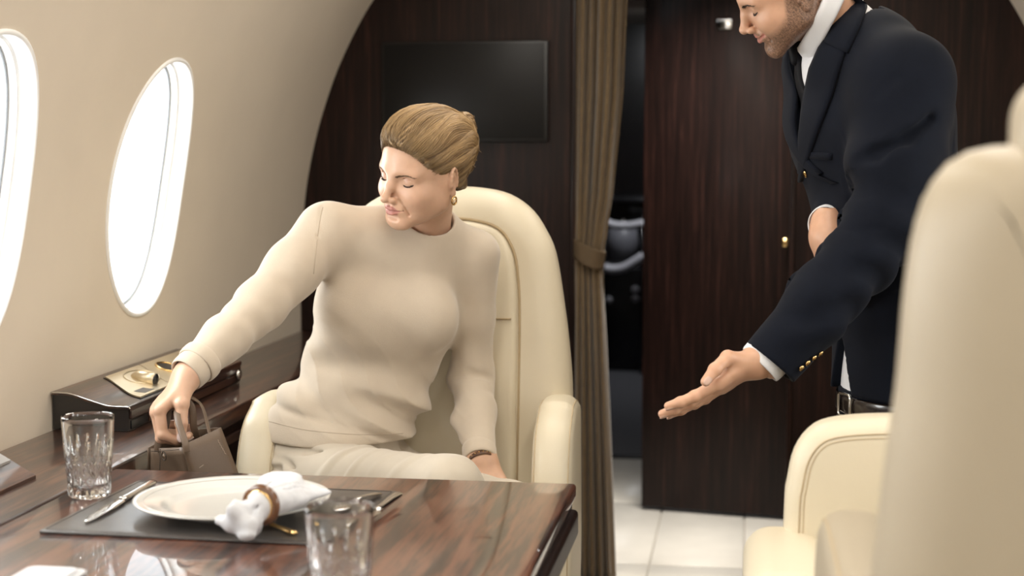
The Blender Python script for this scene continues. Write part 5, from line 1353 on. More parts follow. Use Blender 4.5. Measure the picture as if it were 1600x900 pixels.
for k in range(2300):
    u = rg_.uniform(-1, 1)                        # -1: right temple ... 0: forehead ... 1: left temple
    th = u * 2.05; au = abs(u)
    st_ = np.array([0.066 * math.sin(th * 0.86), 0.028 + 0.062 * math.cos(th * 0.9), 0.074 - 0.050 * (au ** 1.6)])
    zz_ = 0.074 - 0.054 * (min(au, 0.86) / 0.86) ** 1.4
    st_ = np.array([0.067 * math.sin(th * 0.86), np.interp(zz_, [0.0, 0.020, 0.040, 0.056, 0.070, 0.085], [0.020, 0.042, 0.058, 0.073, 0.090, 0.12]) - 0.001, zz_])
    if au > 0.86: w_ = (au - 0.86) / 0.14; st_ = np.array([math.copysign(0.070, u), 0.040 - 0.075 * w_, 0.020 - 0.006 * w_])
    st_ = st_ + rg_.normal(0, 0.0022, 3)
    en_ = np.array([0.010 * u, -0.120, 0.060 - 0.034 * au]) + rg_.normal(0, 0.0025, 3)
    t0 = 0.0 if rg_.uniform() < 0.5 else rg_.uniform(0, 0.7)
    t_ = np.linspace(t0, 1, 16)[:, None]
    mid = (st_ + en_) / 2 + np.array([0.45 * st_[0], -0.01, 0.10 * (1 - 0.75 * au) + 0.012])
    P_ = st_ * (1 - t_) ** 2 + 2 * mid * t_ * (1 - t_) + en_ * t_ ** 2
    lock = math.sin(u * 21 + 1.7 * math.sin(u * 8)) * 0.5 + 0.5; lock2 = math.sin(u * 57 + 2) * 0.5 + 0.5
    w = np.clip(lock * 0.55 + lock2 * 0.25 + rg_.uniform(-0.25, 0.35), 0, 1); base = DK * (1 - w) + LT * 1.25 * w
    tt_ = (t_ - t0) / (1 - t0)
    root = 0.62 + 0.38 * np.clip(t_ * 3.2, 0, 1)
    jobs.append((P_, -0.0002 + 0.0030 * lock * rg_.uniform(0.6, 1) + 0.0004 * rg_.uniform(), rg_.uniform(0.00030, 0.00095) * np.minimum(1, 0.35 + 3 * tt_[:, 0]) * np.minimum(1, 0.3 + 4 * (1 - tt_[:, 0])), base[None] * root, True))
for k in range(260):                              # the twist at the back
    z0 = rg_.uniform(-0.01, 0.085); a0 = rg_.uniform(-1.9, 1.9); sgn = 1 if rg_.uniform() < 0.75 else -1
    t_ = np.linspace(0, 1, 16)
    P_ = np.stack([0.024 * np.sin(a0 + sgn * 2.2 * t_), -0.114 - 0.024 * np.cos((a0 + sgn * 2.2 * t_)), z0 + (0.05 - z0) * 0.3 * t_ + 0.022 * t_ * sgn], 1)
    w = rg_.uniform(); jobs.append((P_, 0.001 + 0.003 * rg_.uniform(), rg_.uniform(0.0005, 0.0012) * np.minimum(1, 0.2 + 3 * (1 - t_)), DK * (1 - w) + LT * 1.1 * w, False))
for k in range(200):                              # short hairs of the nape, combed upwards
    x_ = rg_.uniform(-0.06, 0.06); s_ = np.array([x_, -0.055 - 0.03 * (1 - (x_ / 0.06) ** 2), -0.062]); e_ = np.array([x_ * 0.4, -0.105, 0.02]); t_ = np.linspace(0, 1, 16)[:, None]
    jobs.append((s_ * (1 - t_) + e_ * t_, 0.0006, np.linspace(0.0003, 0.0008, 16), DK * rg_.uniform(0.6, 1.0), False))
A_ = np.concatenate([j[0] for j in jobs]); O_ = np.repeat([j[1] for j in jobs], 16)
A_ = lift(A_, O_); FD = wh.H(A_).reshape(-1, 16); A_ = A_.reshape(-1, 16, 3)
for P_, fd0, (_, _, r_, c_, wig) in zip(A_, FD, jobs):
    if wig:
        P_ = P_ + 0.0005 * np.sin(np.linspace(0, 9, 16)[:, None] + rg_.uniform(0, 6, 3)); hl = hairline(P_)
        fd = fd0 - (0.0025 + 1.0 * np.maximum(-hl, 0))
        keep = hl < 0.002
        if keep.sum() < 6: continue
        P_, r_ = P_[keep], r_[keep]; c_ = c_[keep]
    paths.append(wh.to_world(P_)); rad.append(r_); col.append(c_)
for k in range(14):                               # loose ends
    p0 = np.array([rg_.normal(0, 0.008), -0.132 + rg_.normal(0, 0.003), 0.035 + rg_.normal(0, 0.016)]); d_ = nrm((rg_.normal(0, 0.5), -1.0, rg_.normal(-0.1, 0.6)))
    t_ = np.linspace(0, 1, 6)[:, None]; P_ = p0 + d_ * 0.016 * t_ + np.array([0, 0, -0.006]) * t_ ** 2
    paths.append(wh.to_world(P_)); rad.append(np.linspace(0.0014, 0.0002, 6)); col.append(LT * rg_.uniform(0.8, 1.2))
hs_ = strands_mesh('hair_strands', paths, rad, col, M['hair'], hair, 5); hs_['kind'] = 'stuff'
# ------------------------------------------------------------------ the handbag in her hand
bag = empty('handbag', tuple(float(x) for x in J(296, 800, 2.50))); tag(bag, 'small taupe leather handbag held by its handles beside the plate', 'handbag')
def quad_slab(name, c4, th, mat, parent, nx=8, ny=8, bulge=0.0, r=0.002):
    """curved panel from four corners (tl, tr, br, bl), thickness along its normal"""
    tl, tr, br, bl = [np.asarray(p, float) for p in c4]
    n = nrm(np.cross(tr - tl, bl - tl)); vv, ff = [], []
    for sgn in (1, -1):
        for j in range(ny + 1):
            for i in range(nx + 1):
                u, w = i / nx, j / ny; p = (tl * (1 - u) + tr * u) * (1 - w) + (bl * (1 - u) + br * u) * w
                edge = min(u, 1 - u, w, 1 - w); t_ = th / 2 * (0.45 if edge <= 0 else 1.0)
                vv.append(p + n * (sgn * t_ - bulge * math.sin(math.pi * u) * math.sin(math.pi * w)))
    m = (nx + 1) * (ny + 1); idx = lambda i, j, k: k * m + j * (nx + 1) + i
    for k in (0, 1):
        for j in range(ny):
            for i in range(nx): ff.append((idx(i, j, k), idx(i + 1, j, k), idx(i + 1, j + 1, k), idx(i, j + 1, k)))
    rim = [(i, 0) for i in range(nx)] + [(nx, j) for j in range(ny)] + [(i, ny) for i in range(nx, 0, -1)] + [(0, j) for j in range(ny, 0, -1)]
    for a, b_ in zip(rim, rim[1:] + rim[:1]): ff.append((idx(*a, 0), idx(*b_, 0), idx(*b_, 1), idx(*a, 1)))
    o = mesh_obj(name, vv, ff, mat, None); o.parent = parent; o.matrix_parent_inverse = Matrix.Translation(-Vector(parent.location)); return o
def ext(a, b, k): return a + (b - a) * k
c0, c1 = J(285, 696, 2.445), J(297, 744, 2.450); c1 = ext(c0, c1, 2.1)
f0, f1 = J(345, 668, 2.515), J(371, 737, 2.520); f1 = ext(f0, f1, 1.55)
g0, g1 = J(236, 699, 2.500), J(236, 748, 2.505); g1 = ext(g0, g1, 2.0)
h0, h1 = g0 + (f0 - c0), g1 + (f1 - c1)
quad_slab('front_panel', (c0, f0, f1, c1), 0.005, M['taupe_leather'], bag, 8, 8, 0.003)
back_e = 0.010 * nrm(g0 - c0)
quad_slab('back_panel', (g0 + back_e, h0 + back_e, h1 + back_e, g1 + back_e), 0.005, M['taupe_leather'], bag)
mid0, mid1 = (g0 + c0) / 2, (g1 + c1) / 2
quad_slab('side_gusset', (g0 + V(0, 0, -0.002), c0 + V(0, 0.004, -0.004), c1 + V(0, 0.004, 0), g1), 0.004, M['taupe_leather'], bag, 8, 8, -0.006)
quad_slab('side_gusset', (f0, h0, h1, f1), 0.004, M['taupe_leather'], bag)
quad_slab('bag_bottom', (g1, c1, f1, h1), 0.004, M['taupe_edge'], bag)
nrm_s = nrm(np.cross(c0 - g0, g1 - g0)); nrm_s = nrm_s * (1 if nrm_s[1] < 0 else -1)
o_ = fast_obj('gusset_seam', *tube_geo([ext(g0, c0, 0.42) + nrm_s * 0.0075 + V(0, 0, -0.003), ext(g0, c0, 0.42) + (g1 - g0) * 0.35 + nrm_s * 0.0085, ext(g1, c1, 0.42) + nrm_s * 0.004], 0.0007, 6), M['taupe_edge'], bag)
sc_ = ext(g0, c0, 0.56) + (g1 - g0) * 0.14 + nrm_s * 0.0088
ex_, ey_ = nrm(c0 - g0), nrm(np.cross(nrm_s, c0 - g0))
fast_obj('snap_ring', *tube_geo([sc_ + ex_ * 0.006 * math.cos(t) + ey_ * 0.0075 * math.sin(t) for t in np.arange(24) * 2 * math.pi / 24], 0.0009, 6, (0, 0, 1), 1.0, True), M['taupe_edge'], bag)
v, f = lathe_geo([(0.0003, 0.002), (0.0028, 0.0016), (0.0036, 0.0)], 16); Mx = np.stack([ex_, ey_, nrm_s], 1)
fast_obj('snap_button', np.array(v) @ Mx.T + sc_, f, M['taupe_leather'], bag)
fast_obj('rim_stitch', *tube_geo([ext(g0, c0, t) + nrm_s * (0.0035 + 0.006 * math.sin(math.pi * t)) + V(0, 0, -0.006) for t in np.linspace(0.04, 0.96, 10)], 0.0006, 5), M['taupe_edge'], bag)
# handles: two straps rising to the hand
grip = J(276, 636, 2.505)
def strap(name, pts, w, th):
    P = catmull(pts, 8); v, f = tube_geo(P, w / 2, 10, (0.25, -0.9, 0.3), th / w); return fast_obj(name, v, f, M['taupe_leather'], bag)
strap('handle', [J(246, 706, 2.487), J(248, 690, 2.488), J(259, 664, 2.495), grip + V(-0.012, 0, 0.004), grip + V(0.004, 0.004, 0.016), grip + V(0.022, 0.012, 0.0), J(303, 668, 2.52), J(310, 690, 2.535)], 0.013, 0.0035)
strap('handle', [J(293, 706, 2.440), J(289, 690, 2.443), J(279, 660, 2.462), J(277, 640, 2.485), grip + V(0.010, 0.006, 0.018), J(301, 622, 2.52), J(316, 636, 2.525), J(327, 676, 2.500), J(330, 690, 2.495)], 0.012, 0.0035)
# faint script lettering creases on the front panel: two thin pale stitched lines
M['pale_thread'] = mat_plain('pale_thread', (0.45, 0.36, 0.28), 0.6, 0.1, 90)
fn_ = nrm(np.cross(f0 - c0, c1 - c0)); fn_ = fn_ * (1 if fn_[1] < 0 else -1)
for (a_, b_) in (((0.80, 0.13), (0.86, 0.36)), ((0.20, 0.40), (0.30, 0.38))):
    def on(u, w): return (c0 * (1 - u) + f0 * u) * (1 - w) + (c1 * (1 - u) + f1 * u) * w + fn_ * (0.0028 + 0.003 * math.sin(math.pi * u) * math.sin(math.pi * w))
    n_ = 26; P_ = [on(a_[0] + (b_[0] - a_[0]) * t + 0.012 * math.sin(t * 34), a_[1] + (b_[1] - a_[1]) * t) for t in np.linspace(0, 1, n_)]
    fast_obj('script_stitching', *tube_geo(P_, 0.00045, 5), M['pale_thread'], bag)
# ------------------------------------------------------------------ the man
M_R = np.array([[0.17002584, -0.8895301, -0.42406062], [-0.93699595, -0.0126691, -0.34911041], [-0.30517176, -0.45670087, 0.83564018]])
M_T = np.array([0.06502754, 2.70, 1.50259909]); M_S = 0.885
man = empty('person', (0.27, 2.78, 0.0)); tag(man, 'standing bearded person in a navy suit leaning forward with open hand', 'person')
mh = Head(M_R, M_T, M_S, True, 1.0)
fT = nrm((-0.93, -0.37, 0.0)); uT = np.cross((0, 0, 1.0), fT)        # facing, and his left
mC = J(1330, 88, 2.80); mChest = J(1358, 195, 2.80); mWaist = J(1412, 470, 2.80); mHip = J(1418, 612, 2.80); mPel = J(1420, 660, 2.81)
m_nb = J(1318, 58, 2.775); m_nt = mh.to_world((0, -0.025, -0.03))
mshL, melL, mwrL = J(1412, 128, 2.635), J(1388, 350, 2.60), J(1206, 564, 2.55)
mshR, melR, mwrR = mC - uT * 0.15 - fT * 0.05 + V(0, 0, -0.035), J(1345, 318, 2.985), J(1294, 350, 2.735)
def man_face(P):
    d = mh.dist(P)
    return smin(d, d_cap(P, m_nb - (m_nt - m_nb) * 0.4, m_nt, 0.060, 0.055), 0.02)
nailsM = []
ML = Solid(); Wl = J(1190, 561, 2.548); tl_ = hand_ops(ML, Wl, J(1112, 611, 2.530) - Wl, (-0.42, 0.30, 0.86), True, 0.186, ((4, 6, 5), (2, 6, 5), (0, 6, 5), (-2, 8, 6)), (2, 0.5, -0.5, -1), ((0.66, 0.50, 0.42), (0.88, 0.36, -0.22), (0.90, 0.22, -0.34)), 0.0275, None, 1.04)
ML.cap(Wl, mwrL + (melL - mwrL) * 0.25, 0.027, 0.034, 0.02); nail_ops(ML, tl_, nailsM)
MR = Solid(); Wr = J(1291, 366, 2.715); tr_ = hand_ops(MR, Wr, J(1292, 424, 2.690) - Wr, (0.86, 0.42, 0.05), False, 0.180, ((45, 60, 40), (48, 64, 40), (50, 66, 40), (52, 66, 40)), (3, 1, -1, -3), ((0.8, 0.5, 0.25), (0.95, 0.15, 0.3), (1, 0, 0.35)), 0.0265, None, 1.02)
MR.cap(Wr, mwrR + (melR - mwrR) * 0.25, 0.026, 0.032, 0.02); nail_ops(MR, tr_, nailsM)
mkn, mft = [], []
for s in (1, -1):
    mkn.append(mPel + uT * 0.10 * s + fT * 0.09 + V(0, 0, -0.34)); mft.append(mPel + uT * 0.11 * s + fT * -0.02 + V(0, 0, 0.10 - mPel[2]))
MB_ = Solid()
MB_.ecap(mChest, mWaist, uT, uT, 0.165, 0.10, 0.135, 0.09, 0.02).ecap(mWaist, mPel, uT, uT, 0.135, 0.09, 0.14, 0.10, 0.03)
MB_.chain([mshL, melL, mwrL], [0.05, 0.042, 0.03], 0.03).chain([mshR, melR, mwrR], [0.05, 0.042, 0.03], 0.03)
for s, kn, ft in zip((1, -1), mkn, mft): MB_.chain([mPel + uT * 0.09 * s, kn, ft], [0.07, 0.05, 0.035], 0.03); MB_.cap(ft, ft + fT * 0.17 + V(0, 0, -0.05), 0.035, 0.028, 0.03)
SKM = np.array([0.56, 0.325, 0.215]); geos, cols = [], []
lo, hi = bounds([mh.to_world(p) for p in ((0.09, -0.12, -0.125), (-0.09, 0.125, 0.12), (0.09, 0.125, -0.125), (-0.09, -0.12, 0.12), (0.09, 0.125, 0.12), (-0.09, -0.11, -0.125))] + [m_nb - V(0, 0, 0.03)], 0.01)
v, f = refined_net(man_face, lo, hi, 0.0016); geos.append((v, f))
q = mh.to_local(v); c = np.repeat(SKM[None], len(v), 0)
ax_, y_, z_ = np.abs(q[:, 0]), q[:, 1], q[:, 2]
edge_z = np.interp(y_, [-0.03, 0.015, 0.03, 0.055, 0.075, 0.1], [0.02, 0.010, -0.034, -0.052, -0.060, -0.062])
beard = np.clip((edge_z - z_) / 0.020 + 0.45, 0, 1)
must = np.exp(-((z_ + 0.0545) / 0.0055) ** 2) * np.clip((0.028 - ax_) / 0.006, 0, 1) * (y_ > 0.07)
beard = np.maximum(beard * np.clip((z_ + 0.165) / 0.03, 0, 1), must)
lm = np.min([d_cap(q, a, b, ra, rb) for a, b, ra, rb in mh.lips], 0); lipm = np.clip(1 - (lm - 0.0008) / 0.0010, 0, 1) * (y_ > 0.07)
sp_ = np.random.default_rng(8).uniform(0.45, 1.0, len(v))
bm_ = (beard * (1 - lipm) * 0.95 * sp_ * (y_ > -0.045))[:, None]
c = c * (1 - bm_) + np.array([0.060, 0.034, 0.023]) * bm_; c = c * (1 - lipm[:, None]) + np.array([0.46, 0.19, 0.15]) * lipm[:, None]
cols.append(c)
for S, W0, tips in ((ML, Wl, tl_), (MR, Wr, tr_)):
    lo, hi = bounds([W0] + [t[0] for t in tips] + [t[0] - t[1] * 0.05 for t in tips], 0.045)
    v, f = refined_net(S, lo, hi, 0.0017); geos.append((v, f)); c = np.repeat(SKM[None] * V(1.12, 1.12, 1.12), len(v), 0)
    for cc, rr, R_ in nailsM:
        m_ = np.clip(-d_ell(v, cc, rr, R_) / 0.0004, 0, 1)[:, None]; c = c * (1 - m_) + np.array([0.60, 0.40, 0.32]) * m_
    cols.append(c)
lo, hi = bounds([mshL, mshR, melL, melR, mwrL, mwrR, mPel, *mkn, *mft, *[x + fT * 0.17 + V(0, 0, -0.05) for x in mft]], 0.16)
v, f = surface_net(MB_, lo, hi, 0.008, 3); geos.append((v, f)); cols.append(np.repeat(SKM[None], len(v), 0))
join_meshes('body', geos, M['skin'], man, cols)
brow_lash(mh, man, np.array([0.022, 0.013, 0.009]), np.array([0.010, 0.007, 0.006]), 1.35)
M['teeth'] = mat_plain('teeth', (0.80, 0.76, 0.70), 0.25, 0.03, 60)
TE = Solid(); TE.ell((0, 0.070, -0.0645), (0.020, 0.0195, 0.0042), 0.002)
v, f = surface_net(TE, (-0.03, 0.04, -0.075), (0.03, 0.10, -0.055), 0.0016, 3); fast_obj('teeth', mh.to_world(v), f, M['teeth'], man)
# hair
HM = Solid(); HM.ell((0, -0.014, 0.046), (0.079, 0.100, 0.086), 0.02); HM.ell((0, 0.035, 0.085), (0.058, 0.055, 0.042), 0.03); HM.ell((0, -0.045, -0.012), (0.066, 0.052, 0.050), 0.02)
def hair_m(P):
    d = HM(P); hl = (P[:, 1] - np.interp(P[:, 2], [-0.07, -0.03, 0.0, 0.02, 0.04, 0.056, 0.07, 0.085, 0.12], [-0.045, -0.034, -0.002, 0.026, 0.042, 0.055, 0.085, 0.12, 0.14])) * 0.75
    hl = np.maximum(hl, -0.05 - P[:, 2]); d = smax(d, hl, 0.006); d = smax(d, mh.H(P) - (0.002 + 0.8 * np.maximum(-hl, 0)), 0.006)
    e = np.minimum(d_ell(P, (0.078, -0.012, -0.008), (0.022, 0.019, 0.030)), d_ell(P, (-0.078, -0.012, -0.008), (0.022, 0.019, 0.030)))
    return smax(d, -e, 0.006) + 0.0010 * np.sin(P[:, 0] * 420 + 4 * np.sin(P[:, 1] * 60)) * np.clip(-hl / 0.02, 0, 1)
v, f = refined_net(hair_m, (-0.10, -0.14, -0.08), (0.10, 0.11, 0.15), 0.003, 3)
fast_obj('hair', mh.to_world(v), f, M['hair'], man, np.repeat(np.array([[0.030, 0.018, 0.012]]), len(v), 0) * np.random.default_rng(2).uniform(0.7, 1.2, (len(v), 1)))

# shirt
SHs = Solid()
SHs.ecap(mC + V(0, 0, -0.02), mChest, uT, uT, 0.150, 0.090, 0.168, 0.108, 0.02, 0.9)
SHs.ecap(mChest, mWaist, uT, uT, 0.168, 0.108, 0.150, 0.098, 0.03, 0.9).ecap(mWaist, mPel, uT, uT, 0.150, 0.098, 0.150, 0.112, 0.03, 0.9)
SHs.cap(m_nb + V(0, 0, -0.06), m_nb + (m_nt - m_nb) * 0.10, 0.075, 0.066, 0.03)
SHs.scap(m_nb, m_nb + (m_nt - m_nb) * 1.5, 0.0605, 0.060, 0.004)
SHs.cut(lambda P: (mHip[2] - 0.012) - P[:, 2])
lo, hi = bounds([mC, mChest, mWaist, mPel, m_nb], 0.20); shirt = net_obj('shirt', SHs, lo, hi, 0.0045, M['shirt'], man, 4)
# jacket
JK = Solid()
mJt = mC + V(0, 0, -0.02); maR_ = nrm(mwrR - melR)
JK.ecap(mJt, mChest, uT, uT, 0.162, 0.102, 0.188, 0.122, 0.02, 0.9)
JK.ecap(mChest, mWaist, uT, uT, 0.188, 0.122, 0.166, 0.112, 0.04, 0.9).ecap(mWaist, mPel + V(0, 0, -0.05), uT, uT, 0.166, 0.112, 0.178, 0.132, 0.03, 0.9)
JK.cap(m_nb + V(0.02, 0.01, -0.025) + uT * 0.03, mshL + V(0, 0.0, 0.002), 0.070, 0.064, 0.05).cap(m_nb + V(0.02, 0.01, -0.025) - uT * 0.03, mshR, 0.062, 0.055, 0.04)
JK.cap(mshL + V(0.004, 0, 0), mshL + (melL - mshL) * 0.55, 0.080, 0.073, 0.035); JK.cap(mshL + (melL - mshL) * 0.55, melL, 0.073, 0.063, 0.03)
JK.cap(melL, melL + (mwrL - melL) * 0.6, 0.063, 0.056, 0.02); JK.cap(melL + (mwrL - melL) * 0.6, mwrL, 0.056, 0.0495, 0.02)
JK.cap(mshR, melR, 0.066, 0.056, 0.035); JK.cap(melR, mwrR - maR_ * 0.028, 0.054, 0.036, 0.02)
maL, maR = nrm(mwrL - melL), maR_
def suit_folds(P):
    out = np.zeros(len(P))
    for a, b, amp, cen_, wd_, fr, ph in ((melL, mwrL, 0.0075, 0.18, 0.36, 95, 0.4), (mshL, melL, 0.0070, 0.86, 0.40, 62, 1.0), (melL, mwrL, 0.0045, 0.7, 0.3, 60, 2.0)):
        ab = b - a; L = np.linalg.norm(ab); w = ab / L; s = (P - a) @ w; r_ = nr(P - a - np.clip(s, 0, L)[:, None] * w)
        m = (r_ < 0.11) & (s > -0.05) & (s < L + 0.02)
        if not m.any(): continue
        e1 = nrm(np.cross(w, (0.3, 0.9, 0.1))); e2 = np.cross(w, e1); q_ = P[m] - a; th = np.arctan2(q_ @ e2, q_ @ e1); t = s[m] / L
        wv = np.sin(s[m] * fr + 2.0 * np.sin(th + ph) + 0.8 * np.sin(th * 2.7)); wv = np.sign(wv) * np.abs(wv) ** 0.8
        out[m] -= amp * np.exp(-((t - cen_) / wd_) ** 2) * wv * (0.55 + 0.45 * np.sin(th * 1.7 + ph * 3)) * (np.clip((0.97 - t) * 5, 0, 1) if b is mwrL else 1.0)
    return out
JK.disp(suit_folds); JK.disp(lambda P: 0.0022 * vnoise(P, 22, 9))
# deep drapes from the armpit across the upper sleeve
JK.groove([J(1322, 258, 2.565), J(1370, 240, 2.548), J(1420, 215, 2.548), J(1452, 185, 2.57)], 0.005, 0.020)
JK.groove([J(1322, 180, 2.575), J(1360, 150, 2.555), J(1400, 120, 2.548)], 0.004, 0.016)
# openings
def vee(P):
    q_ = P - mChest; l_ = q_ @ uT; fr = q_ @ fT
    zt, zb = m_nb[2] + 0.01, J(1256, 262, 2.70)[2]
    t = np.clip((P[:, 2] - zb) / (zt - zb), -0.3, 1.2)
    w1 = 0.078 * t
    zc, zh = J(1310, 520, 2.68)[2], mHip[2]
    t2 = np.clip((zc - P[:, 2]) / (zc - zh), -0.3, 1.3); w2 = 0.052 * t2
    d = np.minimum(np.abs(l_ + 0.004) - w1, np.abs(l_ - 0.0) - w2)
    return np.maximum(d, 0.02 - fr)
JK.sub(vee, 0.004)
JK.scap(m_nb, m_nb + (m_nt - m_nb) * 1.3, 0.078, 0.090, 0.006)
JK.cut(lambda P: np.where(nr(P - mwrL) < 0.12, (P - (mwrL + maL * 0.004)) @ maL, mHip[2] - P[:, 2]), 0.0)
JK.scap(mwrL - maL * 0.006, mwrL + maL * 0.05, 0.0395, 0.0405, 0.002)
lo, hi = bounds([mC, mChest, mWaist, mPel, mshL, mshR, melL, melR, mwrL, mwrR], 0.20)
jacket = net_obj('jacket', JK, lo, hi, 0.0042, M['suit'], man, 4)
# cuffs of the shirt
cfx = nrm(maL + nrm(J(1112, 611, 2.530) - Wl) * 0.35)
rib_ring('shirt_cuff', ring_pts(J(1198, 559, 2.549), cfx, 0.0375, 0.95), 0.034, 0.0045, M['shirt'], shirt, cfx)
rib_ring('shirt_cuff', ring_pts(mwrR + maR * 0.004, maR, 0.033, 0.95), 0.026, 0.004, M['shirt'], shirt, maR)
# pieces laid on the jacket: found by casting the pixel's ray onto the cloth
def hit(px, py, fn, y0=2.3, y1=3.1):
    r = nrm(ray(px, py)); o = np.array([0, 0, CAM_H]); t = y0 / r[1]
    for _ in range(120):
        d = float(fn((o + r * t)[None])[0])
        if d < 0.0004: break
        t += max(d * 0.8, 0.0004)
        if (r * t)[1] > y1: return None
    return o + r * t
def normal(fn, p):
    e = 0.003; g = np.array([float(fn((p + np.eye(3)[i] * e)[None])[0] - fn((p - np.eye(3)[i] * e)[None])[0]) for i in range(3)]); return nrm(g)
JK0 = Solid(); JK0.ops = [o for o in JK.ops if o[0] == 0]
def patch(name, left, right, fn, off, th, mat, parent, nu=8, n=20):
    A, B = resample(np.array(left, float), n, False), resample(np.array(right, float), n, False)
    top = []
    for i in range(n):
        for j in range(nu + 1):
            p_ = A[i] * (1 - j / nu) + B[i] * j / nu; h_ = hit(p_[0], p_[1], fn)
            if h_ is None: h_ = top[-1][0] if top else J(p_[0], p_[1], 2.7)
            g = normal(fn, h_); top.append((h_, g))
    vv = [h_ + g * (off + (th if 0 < (k % (nu + 1)) < nu else th * 0.4)) for k, (h_, g) in enumerate(top)] + [h_ + g * (off - 0.004) for h_, g in top]
    m = len(top); ff = []
    for i in range(n - 1):
        for j in range(nu):
            a = i * (nu + 1) + j; ff.append((a, a + 1, a + nu + 2, a + nu + 1)); ff.append((m + a, m + a + nu + 1, m + a + nu + 2, m + a + 1))
    rim = [j for j in range(nu + 1)] + [i * (nu + 1) + nu for i in range(1, n)] + [(n - 1) * (nu + 1) + j for j in range(nu - 1, -1, -1)] + [i * (nu + 1) for i in range(n - 2, 0, -1)]
    for a, b_ in zip(rim, rim[1:] + rim[:1]): ff.append((a, b_, m + b_, m + a))
    o = mesh_obj(name, vv, ff, mat, None); o.parent = parent; return o, np.array(vv), ff
lap, lv, lf = patch('lapel', [(1286, 64), (1266, 108), (1256, 160), (1250, 215), (1250, 280)], [(1326, 70), (1312, 112), (1303, 143), (1280, 205), (1254, 284)], JK0, 0.003, 0.004, M['suit'], jacket)
def mirror(vv):
    d = (vv - mChest) @ uT + 0.004; return vv - 2 * d[:, None] * uT[None]
o = mesh_obj('lapel', mirror(lv), lf, M['suit'], None); o.parent = jacket
o, cv_, cf_ = patch('jacket_collar', [(1326, -14), (1308, 24), (1288, 66)], [(1362, -10), (1346, 40), (1326, 84)], JK0, 0.004, 0.004, M['suit'], jacket, 6, 10)
o = mesh_obj('jacket_collar', mirror(cv_), cf_, M['suit'], None); o.parent = jacket
patch('breast_pocket', [(1254, 236), (1254, 246)], [(1300, 240), (1300, 250)], JK0, 0.001, 0.002, M['suit'], jacket, 8, 3)
# shirt collar
nax = nrm(m_nt - m_nb)
rib_ring('shirt_collar', [p for p in ring_pts(m_nb + nax * 0.012, nrm(nax + 0.35 * -fT * -1), 0.064, 0.98, 18)], 0.046, 0.006, M['shirt'], shirt, nax)
NKF = lambda P: d_cap(P, m_nb - (m_nt - m_nb) * 0.4, m_nt, 0.083, 0.062)
patch('collar_leaf', [(1292, -12), (1276, 22), (1258, 54), (1243, 80)], [(1322, -8), (1306, 26), (1285, 66), (1263, 110)], NKF, 0.0, 0.004, M['shirt'], shirt, 8, 16)
# tie
SH0 = Solid(); SH0.ops = [o for o in SHs.ops if o[0] == 0]
zt, zb = m_nb[2] - 0.030, mWaist[2]
tl_p, tr_p, vv, ff = [], [], [], []
tz_ = np.linspace(zt, zb, 24)
for i, z in enumerate(tz_):
    hw2 = 0.016 + 0.020 * min(1, i / 16)
    if i < 2: hw2 = 0.020 - 0.003 * i
    for j in range(5):
        l_ = -0.004 + hw2 * (j / 4 * 2 - 1)
        s_ = (mChest[2] - z) / (mChest[2] - mWaist[2]); cen_ = mChest + (mWaist - mChest) * s_
        p_ = np.array([cen_[0], cen_[1], z]) + uT * l_ + fT * 0.20
        for _ in range(60):
            d = float(SH0(p_[None])[0])
            if d < 0.0035: break
            p_ = p_ - fT * max(d - 0.003, 0.001) * 0.7
        vv.append(p_ + fT * (0.002 if 0 < j < 4 else 0))
for i in range(23):
    for j in range(4): a = i * 5 + j; ff.append((a, a + 1, a + 6, a + 5))
o = tie = mesh_obj('tie', vv, ff, M['tie'], None); o.parent = man; o.matrix_parent_inverse = Matrix.Translation(-Vector(man.location)); md = o.modifiers.new('thickness', 'SOLIDIFY'); md.thickness = 0.003
KN = Solid(); kc = np.array(vv[2]) + V(0, 0, 0.006); KN.cap(kc + V(0, 0, 0.012), kc - V(0, 0, 0.016), 0.016, 0.010, 0.005); lo, hi = bounds([kc], 0.04); net_obj('tie_knot', KN, lo, hi, 0.003, M['tie'], tie, 3)
# gold buttons
def button(px, py, r, name='button'):
    p_ = hit(px, py, JK0)
    if p_ is None: return
    g = normal(JK0, p_); e1 = nrm(np.cross(g, (0.1, 0.3, 1))); e2 = np.cross(g, e1)
    v, f = lathe_geo([(r * 0.9, 0.0), (r, 0.001), (r * 0.92, 0.0024), (r * 0.6, 0.0034), (0.0003, 0.0036)], 20); f.append(tuple(range(20))[::-1])
    fast_obj(name, np.array(v) @ np.stack([e1, e2, g], 1).T + p_ + g * 0.0015, f, M['gold'], jacket)
button(1259, 270, 0.0085, 'jacket_button')
for bx, by in ((1251, 576), (1261, 568), (1271, 560), (1281, 553)): button(bx, by - 2, 0.0055, 'cuff_button')
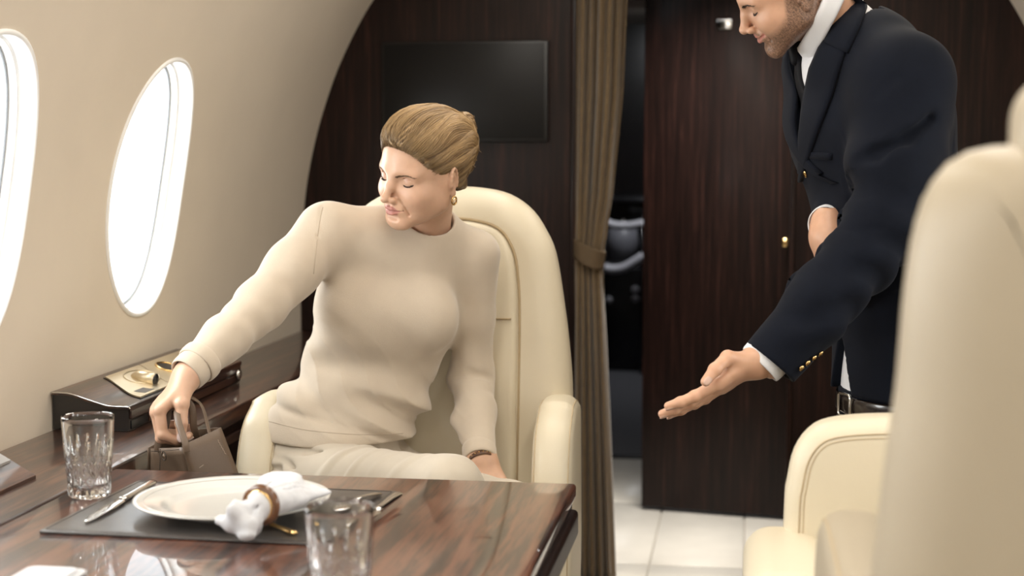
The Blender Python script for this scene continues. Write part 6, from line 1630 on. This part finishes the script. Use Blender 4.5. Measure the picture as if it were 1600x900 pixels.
# trousers and belt
TM = Solid()
TM.ecap(mHip + V(0, 0, -0.005), mPel + V(0, 0, -0.03), uT, uT, 0.154, 0.113, 0.158, 0.118, 0.02, 0.9)
for s, kn, ft in zip((1, -1), mkn, mft): TM.chain([mPel + uT * 0.085 * s + V(0, 0, -0.05), kn, ft + V(0, 0, -0.01)], [0.092, 0.070, 0.058], 0.03)
TM.cut(lambda P: P[:, 2] - (mHip[2] + 0.004)); TM.disp(lambda P: 0.002 * vnoise(P, 25, 12)); TM.cut(lambda P: 0.03 - P[:, 2])
lo, hi = bounds([mHip, mPel, *mkn, *mft], 0.20); net_obj('trousers', TM, lo, hi, 0.006, M['suit'], man, 3)
M['belt'] = mat_plain('black_belt_leather', (0.014, 0.009, 0.008), 0.25, 0.2, 60, coat=0.5)
bel = [mHip + V(0, 0, -0.020) + uT * 0.157 * math.cos(t) + fT * 0.1165 * math.sin(t) for t in np.arange(28) * 2 * math.pi / 28]
belt = rib_ring('belt', bel, 0.032, 0.006, M['belt'], man, (0, 0, 1))
bk = mHip + V(0, 0, -0.020) + fT * 0.122; e_ = uT
P_ = [bk + e_ * a + V(0, 0, b) for a, b in rrect(0.046, 0.040, 0.006, 4)]; fast_obj('belt_buckle', *tube_geo(P_, 0.0028, 8, tuple(fT), 1.0, True), M['chrome'], belt)
for ft in mft:
    SH = Solid(); SH.cap(ft + V(0, 0, -0.055), ft + fT * 0.19 + V(0, 0, -0.065), 0.044, 0.034, 0.02).cap(ft + V(0, 0, -0.05), ft, 0.042, 0.045, 0.02); SH.cut(lambda P: 0.002 - P[:, 2])
    lo, hi = bounds([ft, ft + fT * 0.19 + V(0, 0, -0.09)], 0.07); net_obj('shoe', SH, lo, hi, 0.006, M['black_lacquer'], man, 3)

# seams of the woman's clothes, found on the cloth
M['knit_seam'] = mat_cloth('knit_seam', (0.46, 0.38, 0.29), 0.9, 0.2, 500, 0.0006, 0.2, 0.05)
M['twill_seam'] = mat_cloth('twill_seam', (0.42, 0.36, 0.28), 0.85, 0.2, 500, 0.0006, 0.1, 0.05)
def seam_on(name, pxs, fn, r, mat, parent, y0=2.35, y1=3.3):
    P_ = [hit(x, y, fn, y0, y1) for x, y in catmull(np.array(pxs, float), 8)]
    P_ = [p for p in P_ if p is not None]
    if len(P_) < 4: return
    P_ = np.array(P_); keep = np.concatenate([[True], np.linalg.norm(np.diff(P_, axis=0), axis=1) < 0.03]); P_ = P_[keep]
    fast_obj(name, *tube_geo(P_, r, 6), mat, parent)
seam_on('armhole_seam', [(504, 324), (498, 355), (494, 390), (490, 428)], SW, 0.0011, M['knit_seam'], sweater)
seam_on('hem_seam', [(420, 658), (480, 672), (560, 679), (630, 677)], SW, 0.0008, M['knit_seam'], sweater)
seam_on('side_seam', [(420, 744), (520, 750), (620, 756), (700, 762)], TR, 0.0009, M['twill_seam'], w_trousers)
